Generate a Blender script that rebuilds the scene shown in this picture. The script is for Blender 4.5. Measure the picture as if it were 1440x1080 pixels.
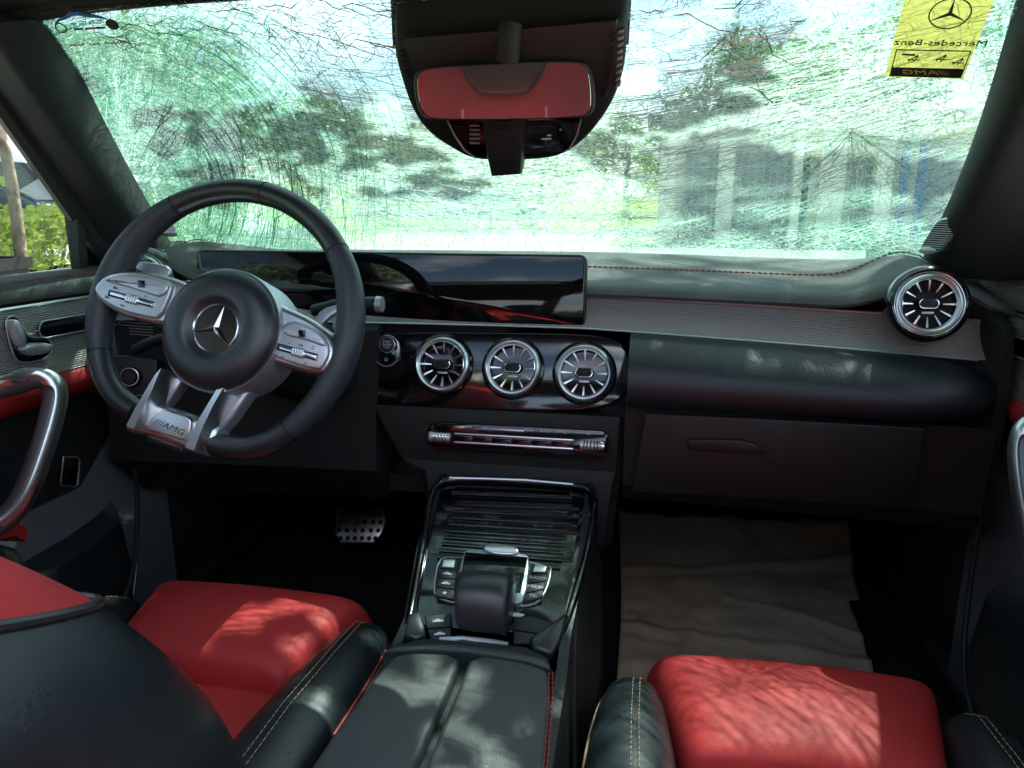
import bpy, bmesh, math, random
import numpy as np
from mathutils import Vector, Matrix, noise
from mathutils.bvhtree import BVHTree
random.seed(7); rng = np.random.default_rng(7)
for o in list(bpy.data.objects): bpy.data.objects.remove(o)
scene = bpy.context.scene
COL = scene.collection
rad = math.radians
V = Vector

# ------------------------------------------------------------------ camera, sky, sun, exposure
CAM = V((.20, 0, 1.13)); YAW, PITCH, FPX = rad(10.5), rad(13.6), 1080.0
cam = bpy.data.cameras.new('camera'); cam.sensor_width = 36; cam.lens = 27; cam.clip_start = .02; cam.clip_end = 2000
camo = bpy.data.objects.new('camera', cam); COL.objects.link(camo)
camo.location = CAM; camo.rotation_euler = (rad(90) - PITCH, 0, YAW); scene.camera = camo
SUN_AZ, SUN_EL = rad(21), rad(57)
SUNV = V((math.sin(SUN_AZ)*math.cos(SUN_EL), math.cos(SUN_AZ)*math.cos(SUN_EL), math.sin(SUN_EL)))
w = bpy.data.worlds.new('World'); scene.world = w; w.use_nodes = True
nt = w.node_tree; nt.nodes.clear()
sky = nt.nodes.new('ShaderNodeTexSky'); sky.sky_type = 'NISHITA'; sky.sun_disc = False
sky.sun_elevation = SUN_EL; sky.sun_rotation = SUN_AZ; sky.air_density = 1.0; sky.dust_density = 1.2; sky.ozone_density = 1.2
bg = nt.nodes.new('ShaderNodeBackground'); bg.inputs[1].default_value = .065
# broken bright cloud added to the sky all round to brighten the cabin
wtc = nt.nodes.new('ShaderNodeTexCoord'); wmp = nt.nodes.new('ShaderNodeMapping'); wmp.inputs['Scale'].default_value = (1, 1, 2.2); wns = nt.nodes.new('ShaderNodeTexNoise'); wrp = nt.nodes.new('ShaderNodeValToRGB'); wmx = nt.nodes.new('ShaderNodeMix')
wns.inputs['Scale'].default_value = 2.6; wns.inputs['Detail'].default_value = 8; wns.inputs['Roughness'].default_value = .58; wmx.data_type = 'RGBA'
wrp.color_ramp.elements[0].position = .46; wrp.color_ramp.elements[1].position = .70; wmp.inputs['Location'].default_value = (3.1, 1.7, .4)
nt.links.new(wtc.outputs['Generated'], wmp.inputs[0]); nt.links.new(wmp.outputs[0], wns.inputs['Vector']); nt.links.new(wns.outputs[0], wrp.inputs[0]); nt.links.new(wrp.outputs[0], wmx.inputs[0])
nt.links.new(sky.outputs[0], wmx.inputs[6]); wmx.inputs[7].default_value = (10.5, 10.8, 11.2, 1)
wo = nt.nodes.new('ShaderNodeOutputWorld'); nt.links.new(wmx.outputs[2], bg.inputs[0]); nt.links.new(bg.outputs[0], wo.inputs[0])
sl = bpy.data.lights.new('sun', 'SUN'); sl.energy = 5.0; sl.angle = rad(.5); sl.color = (1, .95, .87)
so = bpy.data.objects.new('sun', sl); COL.objects.link(so); so.rotation_euler = SUNV.to_track_quat('Z', 'Y').to_euler(); so.location = (3, 5, 12)
scene.view_settings.view_transform = 'Standard'; scene.view_settings.look = 'None'
scene.view_settings.exposure = 3.0; scene.view_settings.gamma = 1; scene.view_settings.use_curve_mapping = False
scene.cycles.max_bounces = 12; scene.cycles.diffuse_bounces = 8; scene.cycles.transparent_max_bounces = 24
scene.cycles.caustics_reflective = False; scene.cycles.caustics_refractive = False

# measuring helpers: the point where the sight line of a photo pixel meets a plane of the car
_f = V((-math.sin(YAW)*math.cos(PITCH), math.cos(YAW)*math.cos(PITCH), -math.sin(PITCH)))
_r = V((math.cos(YAW), math.sin(YAW), 0)); _u = _r.cross(_f)
def ray(px, py): return _f + _r*((px-720)/FPX) - _u*((py-540)/FPX)
def PY(px, py, y): d = ray(px, py); return CAM + d*((y-CAM.y)/d.y)
def PX(px, py, x): d = ray(px, py); return CAM + d*((x-CAM.x)/d.x)
def PZ(px, py, z): d = ray(px, py); return CAM + d*((z-CAM.z)/d.z)
def PN(px, py, p, n): d = ray(px, py); return CAM + d*((p-CAM).dot(n)/d.dot(n))
def proj(p):
    d = V(p)-CAM; k = d.dot(_f); return 720+FPX*d.dot(_r)/k, 540-FPX*d.dot(_u)/k

# ------------------------------------------------------------------ materials
MATS = {}
class NT:
    def __init__(s, name):
        s.m = bpy.data.materials.new(name); s.m.use_nodes = True; s.t = s.m.node_tree; s.t.nodes.clear()
        s.out = s.n('ShaderNodeOutputMaterial')
    def n(s, typ, ins=None, **kw):
        nd = s.t.nodes.new(typ)
        for k, v in kw.items(): setattr(nd, k, v)
        for k, v in (ins or {}).items():
            if isinstance(v, bpy.types.NodeSocket): s.t.links.new(v, nd.inputs[k])
            else: nd.inputs[k].default_value = v
        return nd
    def math(s, op, a, b=0.0, c=None, clamp=False):
        ins = {0: a, 1: b}
        if c is not None: ins[2] = c
        return s.n('ShaderNodeMath', ins, operation=op, use_clamp=clamp).outputs[0]
    def ramp(s, fac, stops):
        r = s.n('ShaderNodeValToRGB', {0: fac}); e = r.color_ramp.elements
        while len(e) < len(stops): e.new(.5)
        for i, (p, c) in enumerate(stops):
            e[i].position = p; e[i].color = tuple(c)+(1,) if len(c) == 3 else c
        return r.outputs[0]
    def mix(s, fac, a, b):
        m = s.n('ShaderNodeMix', data_type='RGBA'); 
        for k, v in ((0, fac), (6, a), (7, b)):
            if isinstance(v, bpy.types.NodeSocket): s.t.links.new(v, m.inputs[k])
            else: m.inputs[k].default_value = v if k == 0 else (tuple(v)+(1,) if len(v) == 3 else v)
        return m.outputs[2]
def mat(name, col, rough=.5, metal=0, bump=None, spec=.5, coat=0, var=0, rvar=.08, col2=None, vscale=6, trans=0, ior=1.5):
    """bump: (kind, scale or pitch, strength, distance)"""
    if name in MATS: return MATS[name]
    T = NT(name); P = T.n('ShaderNodeBsdfPrincipled', {'Base Color': tuple(col)+(1,), 'Roughness': rough, 'Metallic': metal, 'Specular IOR Level': spec, 'Coat Weight': coat, 'Coat Roughness': .03, 'IOR': ior})
    T.t.links.new(P.outputs[0], T.out.inputs[0])
    tc = T.n('ShaderNodeTexCoord'); ob = tc.outputs['Object']; uv = tc.outputs['UV']
    if var or rvar or col2:
        nz = T.n('ShaderNodeTexNoise', {'Vector': ob, 'Scale': vscale, 'Detail': 6, 'Roughness': .65}).outputs[0]
        if var or col2:
            c2 = col2 or tuple(c*(1-var) for c in col); c1 = col if col2 else tuple(min(1, c*(1+var)) for c in col)
            T.t.links.new(T.mix(T.ramp(nz, [(.35, (0, 0, 0)), (.65, (1, 1, 1))]), c2, c1), P.inputs['Base Color'])
        if rvar:
            nz2 = T.n('ShaderNodeTexNoise', {'Vector': ob, 'Scale': 23, 'Detail': 8, 'Roughness': .7}).outputs[0]
            T.t.links.new(T.math('ADD', rough-rvar, T.math('MULTIPLY', nz2, 2*rvar), clamp=True), P.inputs['Roughness'])
    if bump:
        kind, sc, st, dist = bump; hole = None
        if kind == 'noise': h = T.n('ShaderNodeTexNoise', {'Vector': ob, 'Scale': sc, 'Detail': 4, 'Roughness': .6}).outputs[0]
        elif kind == 'leather':
            v1 = T.n('ShaderNodeTexVoronoi', {'Vector': ob, 'Scale': sc}, feature='DISTANCE_TO_EDGE').outputs[0]
            n1 = T.n('ShaderNodeTexNoise', {'Vector': ob, 'Scale': 9, 'Detail': 3}).outputs[0]
            h = T.math('ADD', T.math('MINIMUM', T.math('MULTIPLY', v1, 4.0), 1.0), T.math('MULTIPLY', n1, .7))
        elif kind == 'wrinkle':
            n1 = T.n('ShaderNodeTexNoise', {'Vector': ob, 'Scale': sc, 'Detail': 5, 'Distortion': 1.2}).outputs[0]
            h = T.math('ABSOLUTE', T.math('SUBTRACT', n1, .5))
        elif kind in ('groove', 'grooveu'):
            s2 = T.n('ShaderNodeSeparateXYZ', {0: uv})
            c = s2.outputs[1 if kind == 'groove' else 0]
            h = T.math('SINE', T.math('MULTIPLY', c, 2*math.pi/sc))
        elif kind == 'perf':
            s2 = T.n('ShaderNodeSeparateXYZ', {0: uv})
            a = T.math('DIVIDE', s2.outputs[0], sc); b = T.math('DIVIDE', s2.outputs[1], sc)
            p = T.math('ADD', a, b); q = T.math('SUBTRACT', a, b)
            fp = T.math('SUBTRACT', T.math('FRACT', p), .5); fq = T.math('SUBTRACT', T.math('FRACT', q), .5)
            d = T.math('SQRT', T.math('ADD', T.math('MULTIPLY', fp, fp), T.math('MULTIPLY', fq, fq)))
            h = T.math('SMOOTH_MIN', T.math('MULTIPLY', d, 3.0), 1.0, .2)
            hole = T.math('GREATER_THAN', d, .26)
        b = T.n('ShaderNodeBump', {'Height': h, 'Strength': st, 'Distance': dist}); T.t.links.new(b.outputs[0], P.inputs['Normal'])
        if hole is not None: T.t.links.new(T.mix(hole, (0.001, .001, .001), col), P.inputs['Base Color'])
    MATS[name] = T.m; return T.m
LB = mat('leather black', (.034, .039, .040), .47, bump=('leather', 560, .35, .0005), var=.25, rvar=.07, spec=.85)
LBS = mat('leather black smooth', (.017, .023, .026), .30, bump=('leather', 700, .2, .0004), var=.25, rvar=.09, spec=.7)
LPERF = mat('leather black perforated', (.036, .048, .056), .42, bump=('perf', .0052, .5, .0008))
LR = mat('leather red', (.46, .034, .034), .54, spec=.3, bump=('leather', 700, .22, .0004), var=.2, rvar=.09, vscale=4)
PAD = mat('soft dash pad', (.066, .072, .067), .62, bump=('leather', 700, .4, .0006), var=.3)
ROLL = mat('perforated dash roll', (.018, .026, .031), .45, bump=('perf', .0048, .3, .0005))
PL = mat('black plastic', (.010, .013, .014), .5, bump=('noise', 900, .25, .0004), var=.3)
PLD = mat('dark matt plastic', (.0065, .0085, .009), .65, bump=('noise', 700, .2, .0004), var=.3)
GB = mat('gloss black', (.004, .004, .005), .10, coat=.5, rvar=.09, var=.8, vscale=60)
SCR = mat('display glass', (.0025, .003, .0035), .035, ior=1.45, rvar=.015)
CHR = mat('bright chrome', (.80, .82, .84), .13, 1, rvar=.05)
SAT = mat('satin silver', (.74, .76, .78), .30, 1, rvar=.07)
SATD = mat('satin grey', (.52, .56, .60), .40, .7, rvar=.08, bump=('noise', 400, .1, .0003))
STRIP = mat('grooved metal trim', (.44, .45, .43), .42, .35, bump=('groove', .0032, 1.0, .0011))
HEAD = mat('headliner cloth', (.012, .013, .015), .9, bump=('noise', 900, .5, .0006))
PILL = mat('pillar cloth', (.016, .021, .022), .85, bump=('noise', 1100, .5, .0006), var=.2)
CARP = mat('carpet', (.006, .008, .008), .95, bump=('noise', 700, .9, .003), var=.4)
RUB = mat('rubber', (.008, .010, .011), .7)
THR = mat('red thread', (.36, .05, .04), .7); THG = mat('tan thread', (.40, .28, .19), .7)
WHT = mat('white print', (.62, .64, .64), .5); DRK = mat('dark print', (.02, .03, .045), .5)
KRAFT = mat('kraft paper', (.62, .46, .31), .8, bump=('wrinkle', 9, .5, .004), var=.12, vscale=14)
PAINT = mat('car paint grey', (.20, .21, .22), .3, .3, coat=1)

WIN = NT('clear window glass'); tr = WIN.n('ShaderNodeBsdfTransparent', {0: (.62, .66, .65, 1)}); gl_ = WIN.n('ShaderNodeBsdfGlossy', {0: (1, 1, 1, 1), 'Roughness': .02})
mx = WIN.n('ShaderNodeMixShader', {0: .05, 1: tr.outputs[0], 2: gl_.outputs[0]}); WIN.t.links.new(mx.outputs[0], WIN.out.inputs[0]); WIN = WIN.m
WINC = WIN.copy(); WINC.name = 'clear roof glass'; next(n for n in WINC.node_tree.nodes if n.type == 'BSDF_TRANSPARENT').inputs[0].default_value = (.92, .96, .95, 1)
# ------------------------------------------------------------------ mesh helpers
OFF = {}
def setp(o, label=None, cat=None, group=None, kind=None):
    for k, v in (('label', label), ('category', cat), ('group', group), ('kind', kind)):
        if v: o[k] = v
    return o
def thing(name, loc, label, cat, group=None, kind=None):
    o = bpy.data.objects.new(name, None); o.empty_display_size = .05; COL.objects.link(o); o.location = V(loc); OFF[o.name] = V(loc)
    return setp(o, label, cat, group, kind)
def copy_tree(o, parent=None):
    c = o.copy(); COL.objects.link(c)
    if parent is not None: c.parent = parent
    for ch in list(o.children): copy_tree(ch, c)
    return c
class MB:
    def __init__(s, M=None): s.v = []; s.f = []; s.uv = []; s.M = M
    def add(s, vs, fs, uvs=None):
        b = len(s.v)
        s.v += [(s.M @ V(p) if s.M else V(p)) for p in vs]
        for i, f in enumerate(fs):
            s.f.append([b+k for k in f]); s.uv.append(uvs[i] if uvs else None)
        return s
    def loft(s, rings, closed=True, cap=True, loop=False):
        n = len(rings[0]); m = len(rings); vs = [p for r in rings for p in r]; fs = []; uvs = []
        us = [0.0]
        for j in range(1, m+1):
            us.append(us[-1] + sum((V(rings[j % m][k])-V(rings[j-1][k])).length for k in range(0, n, max(1, n//6)))/len(range(0, n, max(1, n//6))))
        wv = []
        for r in rings:
            a = [0.0]
            for k in range(1, n+1): a.append(a[-1]+(V(r[k % n])-V(r[k-1])).length)
            wv.append(a)
        mid = wv[m//2]
        for j in range(m if loop else m-1):
            j2 = (j+1) % m
            for k in range(n if closed else n-1):
                k2 = (k+1) % n
                fs.append([j*n+k, j*n+k2, j2*n+k2, j2*n+k])
                uvs.append([(us[j], mid[k]), (us[j], mid[k+1]), (us[j+1], mid[k+1]), (us[j+1], mid[k])])
        if cap and closed and not loop:
            fs.append(list(range(n))[::-1]); uvs.append(None); fs.append([(m-1)*n+k for k in range(n)]); uvs.append(None)
        return s.add(vs, fs, uvs)
    def tube(s, path, r, seg=10, closed=False, up=None, cap=True, ry=None):
        path = [V(p) for p in path]; n = len(path); rings = []; prev = None
        for i, p in enumerate(path):
            a = path[(i-1) % n] if (closed or i > 0) else p; b = path[(i+1) % n] if (closed or i < n-1) else p
            t = (b-a).normalized()
            if up is not None: x = V(up).cross(t)
            elif prev is None: x = t.orthogonal()
            else: x = prev - t*prev.dot(t)
            if x.length < 1e-6: x = t.orthogonal()
            x.normalize(); prev = x; y = t.cross(x)
            rr = r[i] if hasattr(r, '__len__') else r; ryy = (ry[i] if hasattr(ry, '__len__') else ry) if ry is not None else rr
            rings.append([p + x*rr*math.cos(2*math.pi*k/seg) + y*ryy*math.sin(2*math.pi*k/seg) for k in range(seg)])
        return s.loft(rings, True, cap, closed)
    def prism(s, out, d, bevel=0.0, nb=2, cap=True):
        """outline points, extruded by vector d; the far face is the show face, its edge rounded by bevel"""
        out = [V(p) for p in out]; d = V(d); n = len(out); z = d.normalized(); c = sum(out, V())/n
        nrm = V()
        for i in range(n): nrm += (out[i]-c).cross(out[(i+1) % n]-c)
        nrm.normalize()
        ins = []
        for i in range(n):
            e1 = (out[i]-out[i-1]).normalized(); e2 = (out[(i+1) % n]-out[i]).normalized()
            n1 = nrm.cross(e1); n2 = nrm.cross(e2); k = n1+n2
            if k.length < 1e-6: k = n1
            k = k.normalized()/max(.5, math.sqrt(max(.1, (1+n1.dot(n2))/2))); ins.append(k)
        rings = [out]
        if bevel > 0:
            for j in range(nb+1):
                a = math.pi/2*j/nb
                rings.append([out[i] + d - z*bevel*(1-math.sin(a)) + ins[i]*bevel*(1-math.cos(a)) for i in range(n)])
        else: rings.append([p+d for p in out])
        return s.loft(rings, True, cap)
    def box(s, c, size, R=None, bevel=0.0):
        x, y, z = [k/2 for k in size]; c = V(c)
        o = [V((-x, -y, -z)), V((x, -y, -z)), V((x, y, -z)), V((-x, y, -z))]; d = V((0, 0, 2*z))
        if R is not None: o = [R @ p for p in o]; d = R @ d
        return s.prism([c+p for p in o], d, bevel)
    def lathe(s, prof, seg=40, M=None):
        rings = []
        for k in range(seg):
            a = 2*math.pi*k/seg
            rings.append([V((r*math.cos(a), r*math.sin(a), z)) for r, z in prof])
        if M is not None: rings = [[M @ p for p in r] for r in rings]
        return s.loft(rings, False, False, True)
    def grid(s, fn, nu, nv):
        rings = [[V(fn(i/nu, j/nv)) for j in range(nv+1)] for i in range(nu+1)]
        return s.loft(rings, False, False)
    def cut(s, x0, x1, y0, y1):
        k = [i for i, f in enumerate(s.f) if not (x0 < sum(s.v[q].x for q in f)/len(f) < x1 and y0 < sum(s.v[q].y for q in f)/len(f) < y1)]
        s.f = [s.f[i] for i in k]; s.uv = [s.uv[i] for i in k]
    def mesh(s, name, angle=40, recalc=True, smooth=True):
        me = bpy.data.meshes.new(name); me.from_pydata([tuple(p) for p in s.v], [], s.f)
        ul = me.uv_layers.new(name='UVMap'); data = []
        for f, u in zip(s.f, s.uv):
            for k in range(len(f)): data += list(u[k]) if u else [0.0, 0.0]
        ul.data.foreach_set('uv', data)
        if recalc:
            bm = bmesh.new(); bm.from_mesh(me); bmesh.ops.remove_doubles(bm, verts=bm.verts, dist=1e-6); bmesh.ops.recalc_face_normals(bm, faces=bm.faces); bm.to_mesh(me); bm.free()
        if smooth:
            me.polygons.foreach_set('use_smooth', [True]*len(me.polygons))
            me.set_sharp_from_angle(angle=rad(angle))
        return me
    def build(s, name, m, parent=None, angle=40, sub=0, local=False, recalc=True, solid=0, smooth=True):
        me = s.mesh(name, angle, recalc, smooth); me.materials.append(m)
        o = bpy.data.objects.new(name, me); COL.objects.link(o)
        if parent is not None:
            o.parent = parent
            if not local: o.location = -OFF.get(parent.name, V())
        if solid:
            md = o.modifiers.new('solid', 'SOLIDIFY'); md.thickness = solid; md.offset = 0
        if sub:
            md = o.modifiers.new('sub', 'SUBSURF'); md.levels = sub; md.render_levels = sub
        return o
def rrect(w, h, r, n=5):
    pts = []
    for cx, cy, a0 in ((w/2-r, h/2-r, 0), (-w/2+r, h/2-r, 90), (-w/2+r, -h/2+r, 180), (w/2-r, -h/2+r, 270)):
        for k in range(n+1):
            a = rad(a0+90*k/n); pts.append((cx+r*math.cos(a), cy+r*math.sin(a)))
    return pts
def smoothpts(pts, it=2, closed=True):
    pts = [V(p) for p in pts]
    for _ in range(it):
        q = []; n = len(pts)
        rngk = range(n) if closed else range(n-1)
        if not closed: q.append(pts[0])
        for i in rngk:
            a, b = pts[i], pts[(i+1) % n]; q += [a*.75+b*.25, a*.25+b*.75]
        if not closed: q.append(pts[-1])
        pts = q
    return pts
def frame(o, z, x):
    z = V(z).normalized(); x = V(x); x = (x - z*x.dot(z)).normalized(); y = z.cross(x)
    return Matrix(((x.x, y.x, z.x, o[0]), (x.y, y.y, z.y, o[1]), (x.z, y.z, z.z, o[2]), (0, 0, 0, 1)))
def text(name, body, M, size, m, parent, local=False, depth=.0002, align='CENTER', shear=0, sx=1.0):
    cu = bpy.data.curves.new(name, 'FONT'); cu.body = body; cu.size = size; cu.align_x = align; cu.align_y = 'CENTER'; cu.extrude = depth; cu.resolution_u = 2; cu.shear = shear
    t = bpy.data.objects.new('tmp', cu); COL.objects.link(t)
    me = bpy.data.meshes.new_from_object(t.evaluated_get(bpy.context.evaluated_depsgraph_get())); bpy.data.objects.remove(t)
    me.transform(Matrix.Diagonal((sx, 1, 1, 1))); me.transform(M)
    me.materials.clear(); me.materials.append(m)
    o = bpy.data.objects.new(name, me); COL.objects.link(o); o.parent = parent
    if parent is not None and not local: o.location = -OFF.get(parent.name, V())
    return o
def stitch(name, path, m, parent, r=.0009, dash=.006, gap=.0025, lift=.0006):
    """a run of single stitches along a path"""
    path = [V(p) for p in path]; mb = MB(); pos = 0.0; L = [0]
    for i in range(1, len(path)): L.append(L[-1]+(path[i]-path[i-1]).length)
    def at(s):
        for i in range(1, len(path)):
            if s <= L[i]: k = (s-L[i-1])/max(1e-9, L[i]-L[i-1]); return path[i-1].lerp(path[i], k)
        return path[-1]
    while pos < L[-1]:
        a, b = at(pos), at(min(L[-1], pos+dash)); mb.tube([a, a.lerp(b, .5)+V((0, 0, lift)), b], [r*.6, r, r*.6], 5); pos += dash+gap
    return mb.build(name, m, parent)

# ------------------------------------------------------------------ the windscreen surface
def GLASS(s, t):
    bx, by, bz = .745*s, 1.53-.17*s*s, 1.03+.02*s*s
    hx, hy, hz = .575*s, .915-.02*s*s, 1.368-.016*s*s
    p = V((bx+(hx-bx)*t, by+(hy-by)*t, bz+(hz-bz)*t)); k = .03*4*t*(1-t)
    return p + V((0, .49, .87))*k
# ------------------------------------------------------------------ car body (fixed shell of the car)
body = thing('car_shell', (0, 0, .30), 'fixed black-lined shell of the car: roof lining, floor, pillars and bulkhead', 'car shell')
def edgeY(x): return .915-.02*(x/.575)**2
mb = MB(); mb.grid(lambda a, b: (lambda x, y: V((x, y, 1.380-.024*(x/.6)**4 + .03*math.sin(math.pi*min(1, b*1.1)) - (.10*max(0, b-.75)/.25 if b > .75 else 0))))((a-.5)*1.24, (edgeY((a-.5)*1.24)+.01)*(1-b) + -1.45*b), 24, 40); mb.cut(-.50, .50, -.62, .50); mb.build('roof_lining', HEAD, body, solid=.012)
mb = MB(); mb.grid(lambda a, b: V(((a-.5)*1.6, (.93*(1-b)-1.5*b), 1.45-.07*((a-.5)*2)**4)), 32, 40); mb.cut(-.50, .50, -.62, .50); mb.build('roof_skin', PAINT, body, solid=.004)
mb = MB(); mb.grid(lambda a, b: V(((a-.5)*1.06, .54-1.22*b, 1.445-.012*((a-.5)*2)**2)), 8, 8); mb.build('added_sunroof_glass', WINC, body)  # unseen sunroof and its roof opening, added to let light into the cabin
# front roof edge trim: hides the glass edge
mb = MB(); mb.tube([V(((a/20-.5)*1.22, edgeY((a/20-.5)*1.22)+.012, 1.372-.022*abs((a/20-.5)*2)**4)) for a in range(21)], .012, 8); mb.build('roof_edge_trim', HEAD, body)
# floor, tunnel, toe board, bulkhead
mb = MB(); mb.grid(lambda a, b: V(((a-.5)*1.5, -2.0+4.0*b, .298+ (max(0, -2.0+4.0*b-1.72)*.9 if b > .5 else 0))), 10, 60); mb.build('floor_carpet', CARP, body)
MB().box((0, 2.02, .61), (1.7, .04, .70)).build('bulkhead', PLD, body)
MB().loft([[V((-.15, y, .29)), V((-.10, y, .50)), V((.10, y, .50)), V((.15, y, .29))] for y in (-1.2, 0, 1.2, 2.0)], True).build('floor_tunnel', CARP, body, 30)
for s in (-1, 1):
    mb = MB(); mb.loft([[V((s*.745, y, .26)), V((s*.70, y, .36)), V((s*.76, y, .38)), V((s*.80, y, .26))] for y in (-1.5, 0, 1.0, 2.0)], True); mb.build('door_sill', PLD, body)
    # footwell kick panel, with the pale door-seal line
    mb = MB(); mb.grid(lambda a, b: V((s*(.735-.03*b), 1.22+.8*a, .3+.75*b)), 4, 4); mb.build('kick_panel', PLD, body, solid=.01)
    # B pillar and everything behind the front doors
    mb = MB(); mb.loft([[V((s*.66, y0, z)) + V((s*(1.1-z)*.12, 0, 0)), V((s*.66, y0-.13, z))+V((s*(1.1-z)*.12, 0, 0)), V((s*.74, y0-.13, z))+V((s*(1.1-z)*.12, 0, 0)), V((s*.74, y0, z))+V((s*(1.1-z)*.12, 0, 0))] for y0, z in ((-.16, .3), (-.18, .8), (-.2, 1.05), (-.22, 1.36))], True); mb.build('centre_pillar', PLD, body)
    mb = MB(); mb.grid(lambda a, b: V((s*(.70+.03*math.sin(b*3.1)), -.28-1.7*a, .3+.70*b)), 6, 6); mb.build('rear_side_panel', LBS, body, solid=.02)
    mb = MB(); mb.loft([[V((s*.64, -1.25, 1.37)), V((s*.60, -1.5, 1.36)), V((s*.66, -1.5, 1.37))], [V((s*.69, -1.45, 1.0)), V((s*.68, -2.05, 1.0)), V((s*.74, -2.0, 1.0))]], True); mb.build('rear_pillar', PLD, body)
    mb = MB(); mb.tube([V((s*.66, .62, 1.345)), V((s*.655, .2, 1.375)), V((s*.65, -.6, 1.37)), V((s*.63, -1.35, 1.33))], .035, 8); mb.build('roof_rail', PLD, body)
MB().box((0, -2.05, .62), (1.5, .04, .72)).build('rear_wall', PLD, body)
mb = MB(); mb.grid(lambda a, b: V(((a-.5)*1.5, -1.35-.70*b, .985)), 4, 4); mb.build('parcel_shelf', CARP, body, solid=.02)
mb = MB(); mb.grid(lambda a, b: V(((a-.5)*1.62, 1.60+1.0*b, .985-.02*((a-.5)*2)**2-.16*b**1.6)), 16, 10); mb.build('bonnet', PAINT, body, solid=.004)
# A pillar trims with the small tweeter grilles
def pillar(s):
    rt = thing('pillar_trim', (s*.65, 1.1, 1.15), {-1: 'black cloth pillar trim on the steering wheel side of the smashed windscreen', 1: 'black cloth pillar trim under the yellow tag, with a silver-edged tweeter grille'}[s], 'pillar trim', 'windscreen pillar trims')
    rings = []
    for k in range(13):
        t = k/12; di = 0 if s < 0 else .012+.085*(1-t)
        a = V((s*(.735-.17*t-di), 1.385-.45*t, 1.04+.312*t))                # glass side edge
        a += V((s*.012, 0, .012))*math.sin(math.pi*t)
        ins = V((s*(.685-.085*t-di*.75), 1.285-.43*t, 1.012+.315*t))              # the crest nearest the driver
        c = V((s*(.712-.06*t), 1.175-.33*t, 1.02+.335*t))                   # door side edge
        m1 = a*.45+ins*.55+V((-s*.018, -.012, .0)); m2 = ins*.55+c*.45+V((-s*.016, -.012, 0))
        e = c+V((s*.02, .06, .02)); b0 = a+V((s*.03, .03, .01))
        rings.append(smoothpts([a, m1, ins+V((-s*.014, -.012, 0)), m2, c], 2, False)+[e, b0])
    mb = MB(); mb.loft(rings, True); pcv, pcf = [tuple(p) for p in mb.v], mb.f; mb.build('pillar_cover', PILL, rt, 55)
    mb = MB(); mb.tube([V((s*(.716-.06*t), 1.178-.33*t, 1.018+.335*t)) for t in [k/10 for k in range(11)]], .015, 8); mb.build('window_seal', RUB, rt)
    # tweeter grille near the foot of the pillar
    if s > 0: cpts = [(1292, 352), (1297, 342), (1316, 311), (1326, 306), (1338, 306), (1344, 310), (1344, 320), (1336, 338), (1325, 352), (1316, 357), (1296, 357)]
    else: cpts = [(213, 318), (217, 326), (228, 330), (246, 330), (250, 326), (242, 312), (236, 306), (222, 308)]
    bv = BVHTree.FromPolygons(pcv, pcf); gx = sum(p[0] for p in cpts)/len(cpts); gy = sum(p[1] for p in cpts)/len(cpts)
    hit, hn_, _i, _d = bv.ray_cast(CAM, ray(gx, gy).normalized())
    if hit is None: hit, hn_ = PY(gx, gy, 1.24), V((-.45*s, -.85, .25))
    if hn_.dot(CAM-hit) < 0: hn_ = -hn_
    nrm = (hn_.normalized()*.6+(CAM-hit).normalized()*.4).normalized(); p0 = hit+nrm*.012; out = [PN(px, py, p0, nrm) for px, py in cpts]
    if s < 0: out = out[::-1]
    out = smoothpts(out, 2); g = MB().prism([p-nrm*.03 for p in out], nrm*.030, .002).build('tweeter_grille', SAT, rt)
    c = sum(out, V())/len(out); inn = [c+(p-c)*.88+nrm*.0005 for p in out]
    MB().prism([p-nrm*.002 for p in inn], nrm*.0026, 0).build('grille_mesh', PLD, g)
    lo = min(p.z for p in inn); hi = max(p.z for p in inn); mb = MB(); n = 15
    for k in range(1, n):
        z = lo+(hi-lo)*k/n; xs = []
        for i in range(len(inn)):
            p, q = inn[i], inn[(i+1) % len(inn)]
            if (p.z-z)*(q.z-z) < 0: xs.append(p.lerp(q, (z-p.z)/(q.z-p.z)))
        if len(xs) >= 2: mb.tube([xs[0]+nrm*.001, xs[1]+nrm*.001], .0007, 4)
    wires = mb.build('grille_wires', SATD, g)
    cap = [c+(p-c) for p in (out if s > 0 else out)]
    if s > 0:
        q = smoothpts([PN(px, py, p0+nrm*.003, nrm) for px, py in [(1292, 352), (1299, 346), (1311, 347), (1319, 353), (1314, 357), (1297, 357)]], 2)
        MB().prism(q, nrm*.002, .0006).build('badge_plate', SAT, g)
for s in (-1, 1): pillar(s)

# ------------------------------------------------------------------ dashboard
dash = thing('dashboard', (0, 1.2, .30), 'full-width black dashboard with red stitching, grooved metal trim and glossy panel of round air vents', 'dashboard')
def bow(x): return -.12*x*x
def hump(x, y): return .043*(math.exp(-((x-.575)/.062)**2) + math.exp(-((x+.615)/.062)**2))*max(0, min(1, (1.52-y)/.2))
def pad_pt(x, y):   # top of the dash
    z = np.interp(y, [1.18, 1.195, 1.21, 1.24, 1.33, 1.42, 1.50, 1.56, 1.62], [.978, .990, .998, 1.003, 1.013, 1.024, 1.030, 1.022, .99])
    return V((x, y+bow(x), float(z) + hump(x, y) - .018*max(0, x-.1)))
ys = [1.20, 1.19, 1.186, 1.19, 1.20, 1.22, 1.25, 1.29, 1.33, 1.38, 1.44, 1.50, 1.55, 1.60]
zs = [.985, .982, .987, .993, .9985, 1.002, 1.005, 1.010, 1.014, 1.019, 1.026, 1.030, 1.024, 1.0]
rings = []
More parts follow.
